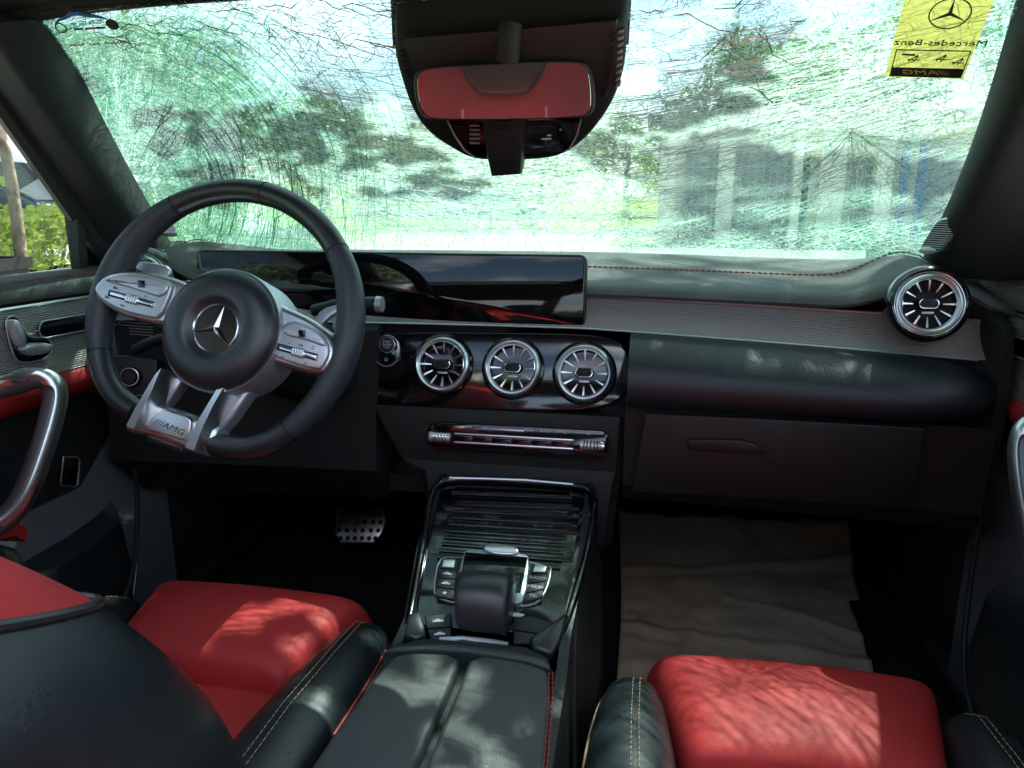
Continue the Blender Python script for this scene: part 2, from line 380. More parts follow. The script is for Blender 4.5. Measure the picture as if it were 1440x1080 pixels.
for i in range(61):
    x = -.70+1.39*i/60
    rings.append([V((x, y+bow(x)-.02*math.exp(-((x-.575)/.07)**2)*(1.6-y)*2, z+hump(x, y)-.018*max(0, x-.1))) for y, z in zip(ys, zs)])
MB().loft(rings, False, False).build('upper_pad', PAD, dash, 60)
for k, dz in enumerate((0, .005)):
    path = [V((x, 1.325+bow(x)+dz*1.6, 1.0155+hump(x, 1.325)-.018*max(0, x-.1)+dz*.1)) for x in [-.68+1.35*i/120 for i in range(121)]]
    stitch('pad_stitching', path, THR, dash, .0009, .0075, .0015)
# the grooved metal trim strip that runs behind the displays
rings = []
for i in range(61):
    x = -.70+1.345*i/60; dz = -.03*max(0, x-.1); dz2 = -.036*max(0, x-.1)
    r = []
    for j in range(11):
        t = j/10; r.append(V((x, 1.203-.036*t+bow(x)+.010*math.sin(math.pi*t), .9835-.047*t+dz*(1-t)+dz2*t)))
    rings.append(r)
MB().loft(rings, False, False).build('trim_strip', STRIP, dash, 70)
for nm, yy, zz, d, m, rr in (('trim_edge', 1.198, .9835, -.03, SAT, .0026), ('trim_edge', 1.163, .9365, -.036, SATD, .0014)):
    MB().tube([V((x, yy+bow(x), zz+d*max(0, x-.1))) for x in [-.69+1.325*i/60 for i in range(61)]], rr, 6).build(nm, m, dash)
# padded roll on the passenger side
prof = [(1.20, .934), (1.163, .935), (1.148, .9345), (1.125, .928), (1.100, .914), (1.084, .896), (1.076, .875), (1.078, .856), (1.090, .836), (1.105, .832), (1.2, .832)]
rings = []
for i in range(25):
    x = .168+.477*i/24; e = max(0, (i-17)/7); k = math.sqrt(max(0.0, 1-e*e*.93)); r = []
    for y, z in prof:
        zc = .880; yc = 1.17
        y2 = yc+(y-yc)*(1 if y > yc else .35+.65*k); z2 = zc+(z-zc)*(.5+.5*k)
        r.append(V((x, y2+bow(x), z2-.036*max(0, x-.1)*max(0, (z-.84)/.1)+.02*max(0, x-.2)*max(0, (.9-z)/.07))))
    rings.append(r)
MB().loft(rings, True).build('padded_roll', ROLL, dash, 55)
# the same body continues dark behind the steering wheel
rings = []
for i in range(13):
    x = -.69+.46*i/12
    rings.append([V((x, y+bow(x)*.6, z)) for y, z in ((1.22, .934), (1.165, .934), (1.150, .925), (1.15, .86), (1.13, .80), (1.12, .70), (1.20, .62), (1.30, .62))])
MB().loft(rings, True).build('driver_side_panel', PLD, dash, 30)
# lower dash, glovebox lid
rings = []
for i in range(9):
    x = .165+.49*i/8
    rings.append([V((x, y+bow(x)*.6, z)) for y, z in ((1.13, .838), (1.106, .832), (1.118, .705), (1.14, .675), (1.32, .665), (1.32, .838))])
MB().loft(rings, True).build('lower_panel', PLD, dash, 30)
gb = MB(); o = [PY(px, py, 1.100) for px, py in ((908, 578), (1060, 583), (1190, 588), (1290, 592), (1278, 706), (1175, 703), (1040, 697), (888, 691))]
o = [V((p.x, 1.094+bow(p.x)*.6+(.83-p.z)*.09, p.z)) for p in o]
gb = gb.prism(o, V((0, -.006, 0)), .003).build('glovebox', PL, dash, 30)
hp = [PY(px, py, 1.10) for px, py in ((966, 612), (1040, 612), (1062, 618), (1074, 631), (968, 628))]
hp = [V((p.x, 1.094+(.83-p.z)*.09+bow(p.x)*.6, p.z)) for p in hp]
MB().prism(hp, V((0, -.0135, 0)), .003).build('glovebox_handle', PL, gb, 30)
MB().prism([V((.648, y, z)) for y, z in ((1.11, .70), (1.60, .70), (1.60, 1.00), (1.16, .992), (1.09, .965), (1.075, .90), (1.08, .80))], V((.016, 0, 0)), .002).build('end_panel', PLD, dash)
# under-dash, dark voids in front of the footwells
MB().box((.40, 1.5, .655), (.54, .5, .03)).build('underdash_cover', PLD, dash)
MB().box((-.42, 1.45, .66), (.54, .55, .03)).build('underdash_cover', PLD, dash)
# glossy vent panel
def vp_pt(px, py): return PN(px, py, V((0, 1.152, .87)), V((0, -.955, .30)))
out = [(513, 468), (600, 466), (720, 467), (820, 469), (858, 474), (880, 488), (890, 510), (889, 535), (878, 558), (855, 573), (800, 579), (700, 578), (600, 576), (513, 574)]
o = [vp_pt(*p) for p in out]; NV = V((0, -.955, .30)).normalized()
vpan = MB().prism([p-NV*.03 for p in smoothpts(o, 1)], NV*.032, .004, 3).build('vent_panel', GB, dash, 30)
# centre stack below it
rings = []
for y, z, x0, x1 in ((1.128, .808, -.245, .168), (1.122, .79, -.235, .168), (1.128, .72, -.20, .165), (1.12, .705, -.16, .16), (1.12, .60, -.15, .15)):
    rings.append([V((x0, y+.15, z)), V((x0, y+.012, z)), V((x0+.012, y, z)), V((x1-.012, y, z)), V((x1, y+.012, z)), V((x1, y+.15, z))])
MB().loft(rings, True).build('centre_stack', PLD, dash, 30)
# -------- round turbine vents
def vent_proto():
    R = .0455
    mb = MB(); mb.lathe([(R*.80, -.030), (R*.80, -.004), (R*.83, .001), (R*.90, .0035), (R*.97, .0015), (R, -.004), (R, -.03)], 48)
    ring = mb.build('air_vent', SAT, dash, 50, local=True)
    mb = MB(); mb.lathe([(0, -.028), (R*.3, -.026), (R*.79, -.026), (R*.80, -.004), (R*.775, -.004), (R*.77, -.018), (R*.5, -.023), (.001, -.024)], 40); mb.build('vent_recess', PLD, ring, 40, local=True)
    MB().lathe([(R*.795, -.003), (R*.805, .0012), (R*.785, .0018), (R*.775, -.002)], 48).build('inner_ring', CHR, ring, 60, local=True)
    for k in range(12):
        a = 2*math.pi*(k+.5)/12+math.pi/12; c, s = math.cos(a), math.sin(a); e = V((c, s, 0)); q = V((-s, c, 0)); zz = V((0, 0, 1))
        r0, r1 = R*.43, R*.775
        sect = []
        for r, w0, z in ((r0, .0006, -.009), (R*.55, .0009, -.0075), (r1, .0014, -.006)):
            sect.append([e*r-q*w0+zz*(z-.012)+q*.003, e*r+q*w0+zz*(z-.012)+q*.003, e*r+q*w0+zz*z, e*r-q*w0+zz*z])
        MB().loft(sect, True).build('vent_blade', SAT, ring, 30, local=True)
    kn = MB().prism([V((x, y, -.02)) for x, y in rrect(R*.66, R*.36, R*.178, 6)], V((0, 0, .0185)), .003).build('vent_knob', PLD, ring, 40, local=True)
    o = rrect(R*.56, R*.29, R*.14, 8); MB().tube([V((x, y, -.0012)) for x, y in o], .0009, 6, True).build('knob_rim', CHR, ring, 60, local=True)
    MB().prism([V((x, y-R*.29, -.008)) for x, y in rrect(R*.36, R*.08, R*.03, 3)], V((0, 0, .002)), .0006).build('direction_marker', SATD, ring, 40, local=True)
    return ring
vp = vent_proto(); first = True
def put_vent(M, sc=1.0):
    global first
    o = vp if first else copy_tree(vp, dash); first = False
    o.parent = dash; o.matrix_basis = Matrix.Translation(-OFF[dash.name]) @ M @ Matrix.Scale(sc, 4)
    return o
for px, py in ((624, 513), (722, 518), (822, 525)):
    p = vp_pt(px, py)
    put_vent(frame(p+NV*.012, NV, (1, 0, 0)), .985)
    MB(frame(p, NV, (1, 0, 0))).lathe([(.0495, -.01), (.0495, .004), (.0480, .007), (.0455, .008), (.0455, -.01)], 48).build('vent_surround', GB, dash, 40)
for (px, py), yy, nx in (((1307, 427), 1.10, -.12), ((197, 398), 1.135, .10)):
    p = PY(px, py, yy); n = V((nx, -.97, .17)).normalized(); M = frame(p, n, (1, 0, 0))
    kv = .85 if px > 800 else 1.0; put_vent(M, 1.06*kv); M = M @ Matrix.Scale(kv, 4)
    MB(M).lathe([(.0480, -.01), (.0485, .000), (.053, .003), (.0585, -.002), (.061, -.014), (.0615, -.04), (.059, -.075), (.05, -.10)], 56).build('vent_pod', GB, dash, 40)
    MB(M).lathe([(.0485, .000), (.0492, .0022), (.0500, .0026), (.0508, .0018)], 56).build('pod_ring', CHR, dash, 60)
# -------- start button
p = vp_pt(546, 494); M = frame(p, NV, (1, 0, 0))
sb = MB(M).prism([V((x, y, -.01)) for x, y in rrect(.044, .058, .021, 7)], V((0, 0, .017)), .003).build('start_button', GB, dash)
MB(M).tube([V((x, y, .0068)) for x, y in rrect(.037, .050, .0183, 8)], .0010, 6, True).build('button_rim', SAT, sb)
MB(M).tube([V((.0125*math.cos(a), .0095+.0125*math.sin(a), .0072)) for a in [2*math.pi*k/32 for k in range(32)]], .0008, 6, True).build('button_rim', SAT, sb)
MB(M).lathe([(.0, .0085), (.009, .0082), (.0115, .0074), (.0118, .006)], 24, Matrix.Translation((0, .0095, 0))).build('push_cap', PL, sb)
for i, tx in enumerate(('START', 'ENGINE', 'STOP')): text('button_lettering', tx, M @ Matrix.Translation((0, .0142-.0046*i, .0092)), .0046, WHT, sb)
MB(M).tube([V((.0022*math.cos(a), -.014+.0022*math.sin(a), .0074)) for a in [2*math.pi*k/14 for k in range(14)]], .0004, 5, True).build('power_symbol', WHT, sb)
# -------- climate bar
NC = V((0, -.985, .17)).normalized(); c0 = PY(726, 618, 1.118); MC = frame(c0, NC, (1, 0, .0))
cl = MB(MC).prism([V((x, y, -.02)) for x, y in rrect(.285, .044, .014, 6)], V((0, 0, .0265)), .004).build('climate_panel', GB, dash, 40)
for yy in (.0048, -.0085):
    MB(MC).prism([V((x-.004, y+yy, .006)) for x, y in rrect(.188, .0034, .0015, 3)], V((0, 0, .004)), .0012).build('climate_rail', SAT, cl)
for k in range(6): MB(MC).prism([V((-.082+.031*k+x, -.0018+y, .0058)) for x, y in rrect(.0295, .0085, .002, 3)], V((0, 0, .0024)), .001).build('climate_button', GB, cl)
for sx in (-1, 1):
    kk = MB(MC).lathe([(.0, .017), (.0065, .017), (.0075, .0155), (.0075, -.016), (.0, -.0165)], 24, frame((sx*.118-.002, -.002, .006), (1, 0, 0), (0, 1, 0))).build('temperature_toggle', SATD, cl)
    for z in (-.010, -.0055, 0, .0055, .010): MB(MC).lathe([(.0076, z-.0009), (.0083, z), (.0076, z+.0009)], 24, frame((sx*.118-.002, -.002, .006), (1, 0, 0), (0, 1, 0))).build('toggle_rib', CHR, kk)
    MB(MC).lathe([(.0, .0045), (.007, .0040), (.0085, .001), (.0085, -.003)], 20, frame((sx*.1365-.002 if sx > 0 else sx*.135, -.002, .006), (sx, 0, .3), (0, 1, 0))).build('toggle_cap', CHR if sx > 0 else SATD, cl)
for x, tx in ((-.074, 'OFF'), (-.048, 'A/C'), (.02, 'MAX'), (.046, 'AUTO'), (.070, 'SYNC'), (.112, '22')):
    text('climate_print', tx, MC @ Matrix.Translation((x, .0165, .0068)), .0062, WHT, cl)
MB(MC).prism([V((x-.012, y+.0145, .0065)) for x, y in rrect(.05, .0022, .001, 3)], V((0, 0, .0008)), .0003).build('status_line', SAT, cl)
# -------- wide display
sc_pts = [PY(px, py, 1.182) for px, py in ((276, 349), (828, 360), (826, 467), (276, 462))]
x0, x1 = sc_pts[0].x, .097; z1, z0 = 1.046, .9335; sn = V((0, -.997, .075)).normalized(); cz = (z0+z1)/2; wd, hg = x1-x0, (z1-z0)/.985
MS = frame(((x0+x1)/2, 1.176, cz), sn, (1, 0, 0))
ds = MB(MS).prism([V((x, y, -.018)) for x, y in rrect(wd, hg, .012, 6)], V((0, 0, .018)), .003).build('display_housing', PL, dash, 30)
MB(MS).prism([V((x, y, -.002)) for x, y in rrect(wd-.004, hg-.004, .0105, 6)], V((0, 0, .0032)), .0012).build('display_glass', SCR, ds, 30)
MB().box((-.23, 1.23, .94), (.4, .08, .06)).build('display_bracket', PLD, ds)
# -------- light switch panel and left trim
NL = V((.25, -.94, .22)).normalized(); q0 = PY(183, 530, 1.085)
def LP(px, py, h=0): return PN(px, py, q0+NL*h, NL)
ls = MB().prism([LP(px, py, -.02) for px, py in ((128, 500), (182, 500), (228, 506), (228, 556), (215, 568), (190, 564), (165, 556), (132, 552))][::-1], NL*.022, .002).build('light_switch_panel', PL, dash, 30)
MB().tube([LP(px, py, .003) for px, py in ((143, 502), (165, 501), (181, 501))], .0011, 6).build('panel_trim', SAT, ls)
MB().tube([LP(px, py, .003) for px, py in smoothpts([V((158, 548, 0)), V((172, 549, 0)), V((183, 556, 0)), V((200, 557, 0))], 2, False) and [(158, 547), (166, 549), (174, 553), (184, 557), (200, 556)]], .0011, 6).build('panel_trim', SAT, ls)
kn = MB(frame(LP(186, 530), NL, (1, 0, 0))).lathe([(0, .010), (.0095, .010), (.0105, .0085), (.0125, .0085), (.0130, .011), (.0150, .011), (.0165, .008), (.017, 0)], 36).build('light_knob', PL, ls, 40)
MB(frame(LP(186, 530), NL, (1, 0, 0))).tube([V((.0142*math.cos(a), .0142*math.sin(a), .0112)) for a in [2*math.pi*k/36 for k in range(36)]], .0009, 6, True).build('knob_ring', SAT, kn)
MB().prism([LP(px, py, .001) for px, py in ((146, 507), (157, 507), (161, 524), (150, 525))][::-1], NL*.004, .001).build('parking_brake_switch', SATD, ls)
text('switch_print', 'P', frame(LP(153, 515, .0056), NL, (1, 0, 0)), .008, WHT, ls)
MB().prism([PY(px, py, 1.10) for px, py in ((141, 469), (155, 465), (155, 476), (141, 481))][::-1], V((0, -.006, 0)), .001).build('trim_insert', SATD, dash)
for k in range(6): MB().tube([PY(162+3*k, 448+4.2*k, 1.12), PY(215, 452+4*k, 1.12)], .0008, 4).build('vent_slat', SATD, dash)

# ------------------------------------------------------------------ steering column with stalks
colm = thing('steering_column', (-.34, 1.0, .93), 'black steering column cover behind the wheel with one stalk', 'steering column')
TAU, ROT = rad(22), rad(-17)
WC = PY(312, 450, .88)
Zw = V((0, -math.cos(TAU), math.sin(TAU))); Xw = V((1, 0, 0)); Yw = Zw.cross(Xw)
Xr = Xw*math.cos(ROT)+Yw*math.sin(ROT); Yr = -Xw*math.sin(ROT)+Yw*math.cos(ROT)
MW = Matrix(((Xr.x, Yr.x, Zw.x, WC.x), (Xr.y, Yr.y, Zw.y, WC.y), (Xr.z, Yr.z, Zw.z, WC.z), (0, 0, 0, 1)))
MWI = MW.inverted()
MU = Matrix(((1, Yw.x, Zw.x, WC.x), (0, Yw.y, Zw.y, WC.y), (0, Yw.z, Zw.z, WC.z), (0, 0, 0, 1)))
def WL(px, py, z=0): return MWI @ PN(px, py, WC+Zw*z, Zw)
mb = MB(MU); mb.loft([[V((x*k, y*k-.008, z)) for x, y in rrect(.125, .105, .04, 6)] for k, z in ((.86, -.055), (1, -.062), (1.1, -.12), (1.15, -.30))], True); mb.build('column_cover', PLD, colm, 40)
mb = MB(MU); mb.loft([[V((x*k, y*k, z)) for x, y in rrect(.09, .09, .045, 6)] for k, z in ((1, -.02), (1, -.06))], True); mb.build('column_collar', PLD, colm, 40)
q = [PY(px, py, 1.0) for px, py in ((440, 437), (470, 430), (500, 427), (528, 428))]
st = MB().tube(q, [.008, .0085, .009, .0105], 10).build('gear_stalk', PL, colm)
MB().tube([q[3]+V((.002, 0, 0)), PY(532, 428, 1.0)+V((.006, 0, 0))], [.0115, .0108], 12).build('stalk_end', SATD, st)
q = [PY(px, py, .985) for px, py in ((250, 470), (215, 480), (190, 492))]
MB().tube(q, [.008, .0085, .008], 10).build('indicator_stalk', PL, colm)
for nm, pts in (('lock_cover', [(346, 545), (362, 535), (374, 526), (376, 534), (372, 545), (360, 555), (349, 554)]),):
    o = [PY(px, py, .99) for px, py in pts]; MB().prism(o[::-1], V((0, -.004, 0)), .001).build(nm, SAT, colm)

# ------------------------------------------------------------------ steering wheel
sw = thing('steering_wheel', WC, 'flat-bottomed black leather steering wheel with silver spokes and three-pointed star, turned clockwise', 'steering wheel')
sw.matrix_basis = MW; OFF[sw.name] = V()
Rw, FL = .172, .150
def rimr(a):     # a measured from straight down
    c = math.cos(a); f = FL/c if c > .3 else 9
    return (Rw**-14 + f**-14)**(-1/14)
def rim_pt(a): r = rimr(a); return V((r*math.sin(a), -r*math.cos(a), 0))
def rim_seg(a0, a1, n, gy, gx, m, bulge=0):
    pts = [rim_pt(a0+(a1-a0)*i/n) for i in range(n+1)]
    bl = [1+bulge*math.sin(math.pi*i/n) for i in range(n+1)]
    return MB().tube(pts, [gx*b for b in bl], 18, up=(0, 0, 1), ry=[gy*b for b in bl]).build('rim_grip', m, sw, 60, local=True)
def ang(px, py): p = WL(px, py, .008); return math.atan2(p.x, -p.y)
aTL, aTR = ang(237, 268), ang(468, 352); aBL, aBR = ang(122, 497), ang(400, 597); aPL, aPR = ang(180, 588), ang(296, 632)
A = lambda x: x % (2*math.pi)
segs = [(aPR, A(aBR), LBS, 0), (A(aBR), A(aTR), LPERF, .22), (A(aTR), A(aTL), LBS, 0), (A(aTL), A(aBL), LPERF, .22), (A(aBL), A(aPL), LBS, 0)]
for a0, a1, m, bg_ in segs:
    rim_seg(a0, a1, max(8, int((a1-a0)*16)), .0172, .0146, m, bg_)
for a in (A(aBR), A(aTR), A(aTL), A(aBL), A(ang(372, 262))):
    t0, t1 = rim_pt(a-.008), rim_pt(a+.008); MB().tube([t0, t1], .0150, 20, up=(0, 0, 1), ry=.0176).build('rim_seam', PLD, sw, local=True)
# stitching on the inside of the rim
mb = MB()
for i in range(260):
    a = 2*math.pi*i/260
    if abs(((a+math.pi) % (2*math.pi))-math.pi) < .6: continue
    p = rim_pt(a); inn = -p.normalized(); q = p+inn*.0150
    t = (rim_pt(a+.01)-rim_pt(a-.01)).normalized(); mb.tube([q+V((0, 0, .004))-t*.0012, q-V((0, 0, .004))+t*.0012], .0005, 4)
mb.build('rim_stitching', DRK, sw, local=True)
def wprism(nm, pts, z0, z1, m, bev, par=sw, it=0):
    o = [WL(px, py, z1) for px, py in pts]; o = [V((p.x, p.y, z0)) for p in o]
    ar = sum(o[i].x*o[(i+1) % len(o)].y-o[(i+1) % len(o)].x*o[i].y for i in range(len(o)))
    if ar < 0: o = o[::-1]
    if it: o = smoothpts(o, it)
    return MB().prism(o, V((0, 0, z1-z0)), bev, 3).build(nm, m, par, 40, local=True)
# airbag cover
hc = WL(298, 459, .05)
MH = Matrix.Translation((hc.x, hc.y, 0)) @ Matrix.Diagonal((1.05, 1.05, 1, 1))
MB().lathe([(.0, .040), (.025, .0405), (.029, .0425), (.034, .0475), (.040, .050), (.056, .0485), (.066, .044), (.0705, .037), (.0715, .028), (.0715, -.02)], 64, MH).build('airbag_cover', LBS, sw, 60, local=True)
MB().lathe([(.0715, .030), (.0735, .031), (.0742, .026), (.0742, -.03)], 64, MH).build('hub_ring', SATD, sw, 60, local=True)
# emblem: ring and three-pointed star
em = MB().lathe([(.0262, .040), (.0265, .0425), (.0278, .0438), (.0292, .0432), (.0296, .041)], 64, MH).build('emblem', CHR, sw, 60, local=True)
MB().lathe([(.0, .0412), (.0262, .0416)], 48, MH).build('emblem_field', GB, em, local=True)
for k in range(3):
    a = math.pi/2+2*math.pi*k/3; tip = V((.0266*math.cos(a), .0266*math.sin(a), .0425)); l = a+math.pi/3; r = a-math.pi/3
    L = V((.0042*math.cos(l), .0042*math.sin(l), .0425)); Rr = V((.0042*math.cos(r), .0042*math.sin(r), .0425)); top = V((0, 0, .0462)); bs = V((0, 0, .0420))
    vs = [MH @ p for p in (tip, L, Rr, top, bs)]
    MB().add(vs, [[0, 3, 1], [0, 2, 3], [0, 1, 4], [0, 4, 2], [1, 3, 4], [3, 2, 4]]).build('star_point', CHR, em, 5, local=True, smooth=False)
# spokes (silver) and button pads
lsp = wprism('spoke', [(131, 400), (146, 385), (178, 379), (212, 382), (248, 391), (268, 402), (252, 430), (236, 458), (205, 453), (168, 442), (138, 424), (130, 411)], -.012, .022, SAT, .007, it=1)
rsp = wprism('spoke', [(352, 392), (392, 428), (425, 441), (448, 455), (466, 474), (469, 497), (459, 522), (441, 527), (404, 517), (376, 508), (352, 535), (330, 545), (345, 470)], -.012, .022, SAT, .007, it=1)
bl = wprism('button_pad', [(135, 402), (148, 389), (178, 384), (212, 388), (243, 397), (240, 412), (224, 448), (206, 446), (170, 437), (142, 422), (134, 411)], .01, .0275, SATD, .003, it=1)
br = wprism('button_pad', [(394, 462), (402, 453), (418, 450), (444, 461), (459, 477), (462, 497), (452, 518), (440, 519), (405, 509), (384, 501), (384, 492)], .01, .0275, SATD, .003, it=1)
wprism('button_upper', [(148, 392), (178, 386), (212, 390), (240, 398), (228, 419), (205, 412), (170, 401), (146, 395)], .02, .0305, SATD, .003, bl, 1)
wprism('button_upper', [(398, 460), (404, 454), (418, 452), (442, 462), (456, 476), (458, 489), (430, 478), (398, 471)], .02, .0305, SATD, .003, br, 1)
for par, c, d, sq in ((bl, (184, 420), (.965, .26), (198, 399)), (br, (418, 495), (.965, .27), (424, 469))):
    P_ = lambda u, v: (c[0]+u*d[0]-v*d[1], c[1]+u*d[1]+v*d[0])
    wprism('roller_slot', [P_(-33, -4.5), (P_(33, -4.5)), P_(33, 4.5), P_(-33, 4.5)] if par is bl else [P_(-29, -5), P_(29, -5), P_(29, 5), P_(-29, 5)], .02, .0285, PLD, .0005, par)
    rl = wprism('roller', [P_(-31, -2.6), P_(31, -2.6), P_(31, 2.6), P_(-31, 2.6)] if par is bl else [P_(-27, -3), P_(27, -3), P_(27, 3), P_(-27, 3)], .02, .0315, CHR, .0015, par)
    wprism('roller_drum', [P_(-9, -6.5), P_(9, -6.5), P_(9, 6.5), P_(-9, 6.5)], .02, .0335, SATD, .003, par)
    for k in range(5): wprism('drum_rib', [P_(-8+3.7*k, -5), P_(-6.6+3.7*k, -5), P_(-6.6+3.7*k, 5), P_(-8+3.7*k, 5)], .03, .0342, CHR, .0004, par)
    wprism('thumb_sensor', [(sq[0]-4.5, sq[1]-5.5), (sq[0]+4.5, sq[1]-4.5), (sq[0]+4.5, sq[1]+5), (sq[0]-4.5, sq[1]+4.5)], .028, .0325, GB, .0006, par)
    for dx, dy in ((-19, -4), (19, 6)): wprism('rocker_mark', [(sq[0]+dx-6, sq[1]+dy-1.5), (sq[0]+dx+6, sq[1]+dy+1), (sq[0]+dx+6, sq[1]+dy+3.2), (sq[0]+dx-6, sq[1]+dy+.7)], .028, .0315, WHT, .0003, par)
    MT = lambda px, py, h=.0278: Matrix.Translation(WL(px, py, h)) 
    if par is br: marks = (('+', 407, 483), ('OK', 423, 486), ('C', 440, 489), ('*', 397, 503), ('-', 414, 507), ('o', 430, 510))
    else: marks = (('RES', 162, 405), ('SET', 172, 430), ('+', 205, 417), ('-', 204, 434), ('LIM', 150, 418))
    for tx, px, py in marks: text('button_print', tx, MT(px, py), .0062 if len(tx) < 2 else .0042, DRK, par, local=True)
# lower twin spoke, base and badge
lo = wprism('lower_spoke', [(173, 601), (179, 588), (196, 574), (214, 566), (262, 581), (284, 588), (300, 592), (304, 606), (296, 630), (286, 641), (256, 634), (203, 612), (176, 606)], -.014, .016, SAT, .009)
for pts in ([(180, 598), (196, 572), (230, 521), (239, 521), (222, 562), (208, 590), (200, 606)], [(262, 628), (280, 595), (316, 541), (327, 545), (308, 580), (296, 606), (284, 636)]):
    o = [WL(px, py, .02) for px, py in pts]; n = len(o); c = (o[0]+o[-1])/2; tip = (o[3]+o[2])/2
    lo_ = [V((p.x, p.y, -.004)) for p in o]; ridge = []
    mb = MB(); tp = [V((p.x*.55+(c.x+tip.x)/2*.0+((o[i].x+o[n-1-i].x)/2)*.45, p.y*.55+((o[i].y+o[n-1-i].y)/2)*.45, .024+.014*(1-abs(i-(n-1)/2)/((n-1)/2)*.6))) for i, p in enumerate(o)]
    mb.loft([lo_, [V((p.x, p.y, .012)) for p in o], tp], True); mb.build('spoke_fin', SAT, lo, 25, local=True)
wprism('spoke_wing', [(327, 546), (346, 541), (350, 552), (322, 592), (300, 615), (296, 604)], -.016, .006, SATD, .006)
wprism('spoke_wing', [(240, 522), (256, 535), (244, 552), (222, 582), (214, 578)], -.016, .004, SATD, .005)
bd = wprism('badge_plate', [(206, 604), (212, 588), (226, 577), (236, 577), (262, 585), (269, 592), (267, 605), (260, 620)], .008, .0225, SAT, .002)
pc = WL(238, 600, .0226); text('badge_lettering', '///AMG', Matrix.Translation(pc+V((0, -.0005, 0))), .0105, DRK, bd, local=True, shear=.2, sx=1.35)
wprism('badge_base', [(203, 607), (259, 624), (255, 637), (240, 634), (204, 621)], -.016, .014, LBS, .006)
# shift paddles behind the spokes
for pts, z in (([(186, 375), (196, 366), (218, 370), (238, 374), (238, 388), (226, 392), (205, 386)], -.03), ([(440, 452), (452, 434), (476, 427), (482, 434), (462, 446), (450, 460)], -.03), ([(466, 462), (470, 444), (478, 447), (477, 470)], -.03)):
    wprism('shift_paddle', pts, z-.006, z, SATD, .002, it=1)

# ------------------------------------------------------------------ centre console
con = thing('centre_console', (0, .8, .30), 'gloss black centre console with ribbed tray, touchpad, palm rest and split leather armrest', 'centre console')
KP = V((0, 1.10, .702)); KB = V((0, .815, .622)); KD = (KP-KB).normalized(); KN = V((1, 0, 0)).cross(KD).normalized()
def K(px, py, h=0): return PN(px, py, KP+KN*h, KN)
def kprism(nm, pts, h0, h1, m, bev, par=con, it=0, nb=3):
    o = [K(px, py, h1) for px, py in pts]; o = [p-KN*(h1-h0) for p in o]
    c = sum(o, V())/len(o); nn = sum(((o[i]-c).cross(o[(i+1) % len(o)]-c) for i in range(len(o))), V())
    if nn.dot(KN) < 0: o = o[::-1]
    if it: o = smoothpts(o, it)
    return MB().prism(o, KN*(h1-h0), bev, nb).build(nm, m, par, 40)
# side walls
for s, xa, xb in ((1, .122, .118), (-1, -.125, -.085)):
    rings = []
    for y, zt, x in ((1.18, .715, xa), (1.10, .704, xa), (.95, .665, (xa+xb)/2+s*.006), (.82, .632, xb+s*.002), (.76, .618, xb+s*.004), (.55, .612, xb+s*.008), (.25, .610, xb+s*.01)):
        rings.append([V((x-s*.012, y, zt-.003)), V((x, y, zt-.006)), V((x+s*.004, y, zt-.02)), V((x+s*.012, y, .50)), V((x+s*.02, y, .30)), V((x-s*.012, y, .30))])
    MB().loft(rings, True).build('console_side', PL, con, 30)
kprism('console_base', [(604, 690), (620, 674), (822, 683), (838, 700), (790, 893), (575, 878)], -.03, -.002, GB, .002)
# outer frame
fr = [(574, 880), (584, 830), (596, 760), (604, 705), (612, 684), (628, 673), (720, 676), (815, 683), (832, 692), (838, 712), (828, 770), (808, 840), (790, 893)]
MB().tube(smoothpts([K(px, py, .001) for px, py in fr], 2, False), .0055, 10).build('tray_frame', GB, con, 60)
MB().tube([K(px, py, .005) for px, py in ((632, 672), (680, 673), (740, 675), (806, 681))], .0022, 8).build('frame_highlight_edge', SAT, con)
MB().tube(smoothpts([K(px, py, .004) for px, py in ((578, 862), (592, 775), (600, 715))], 2, False), .0015, 6).build('frame_edge', SATD, con)
# recessed ribbed tray
kprism('tray_floor', [(618, 692), (818, 700), (806, 790), (602, 778)], -.004, -.001, GB, .001)
for k in range(9):
    t = k/8; ya, yb = 706+74*t, 712+83*t; xa, xb = 640-26*t, 806-18*t
    kprism('tray_rib', [(xa, ya), (xb, yb), (xb, yb+4.2), (xa, ya+4.2)], -.002, .0013, GB, .0005)
MB().prism([K(px, py, 0) for px, py in ((640, 688), (800, 695), (806, 706), (634, 699))], KN*.006, .002).build('tray_lip', GB, con)
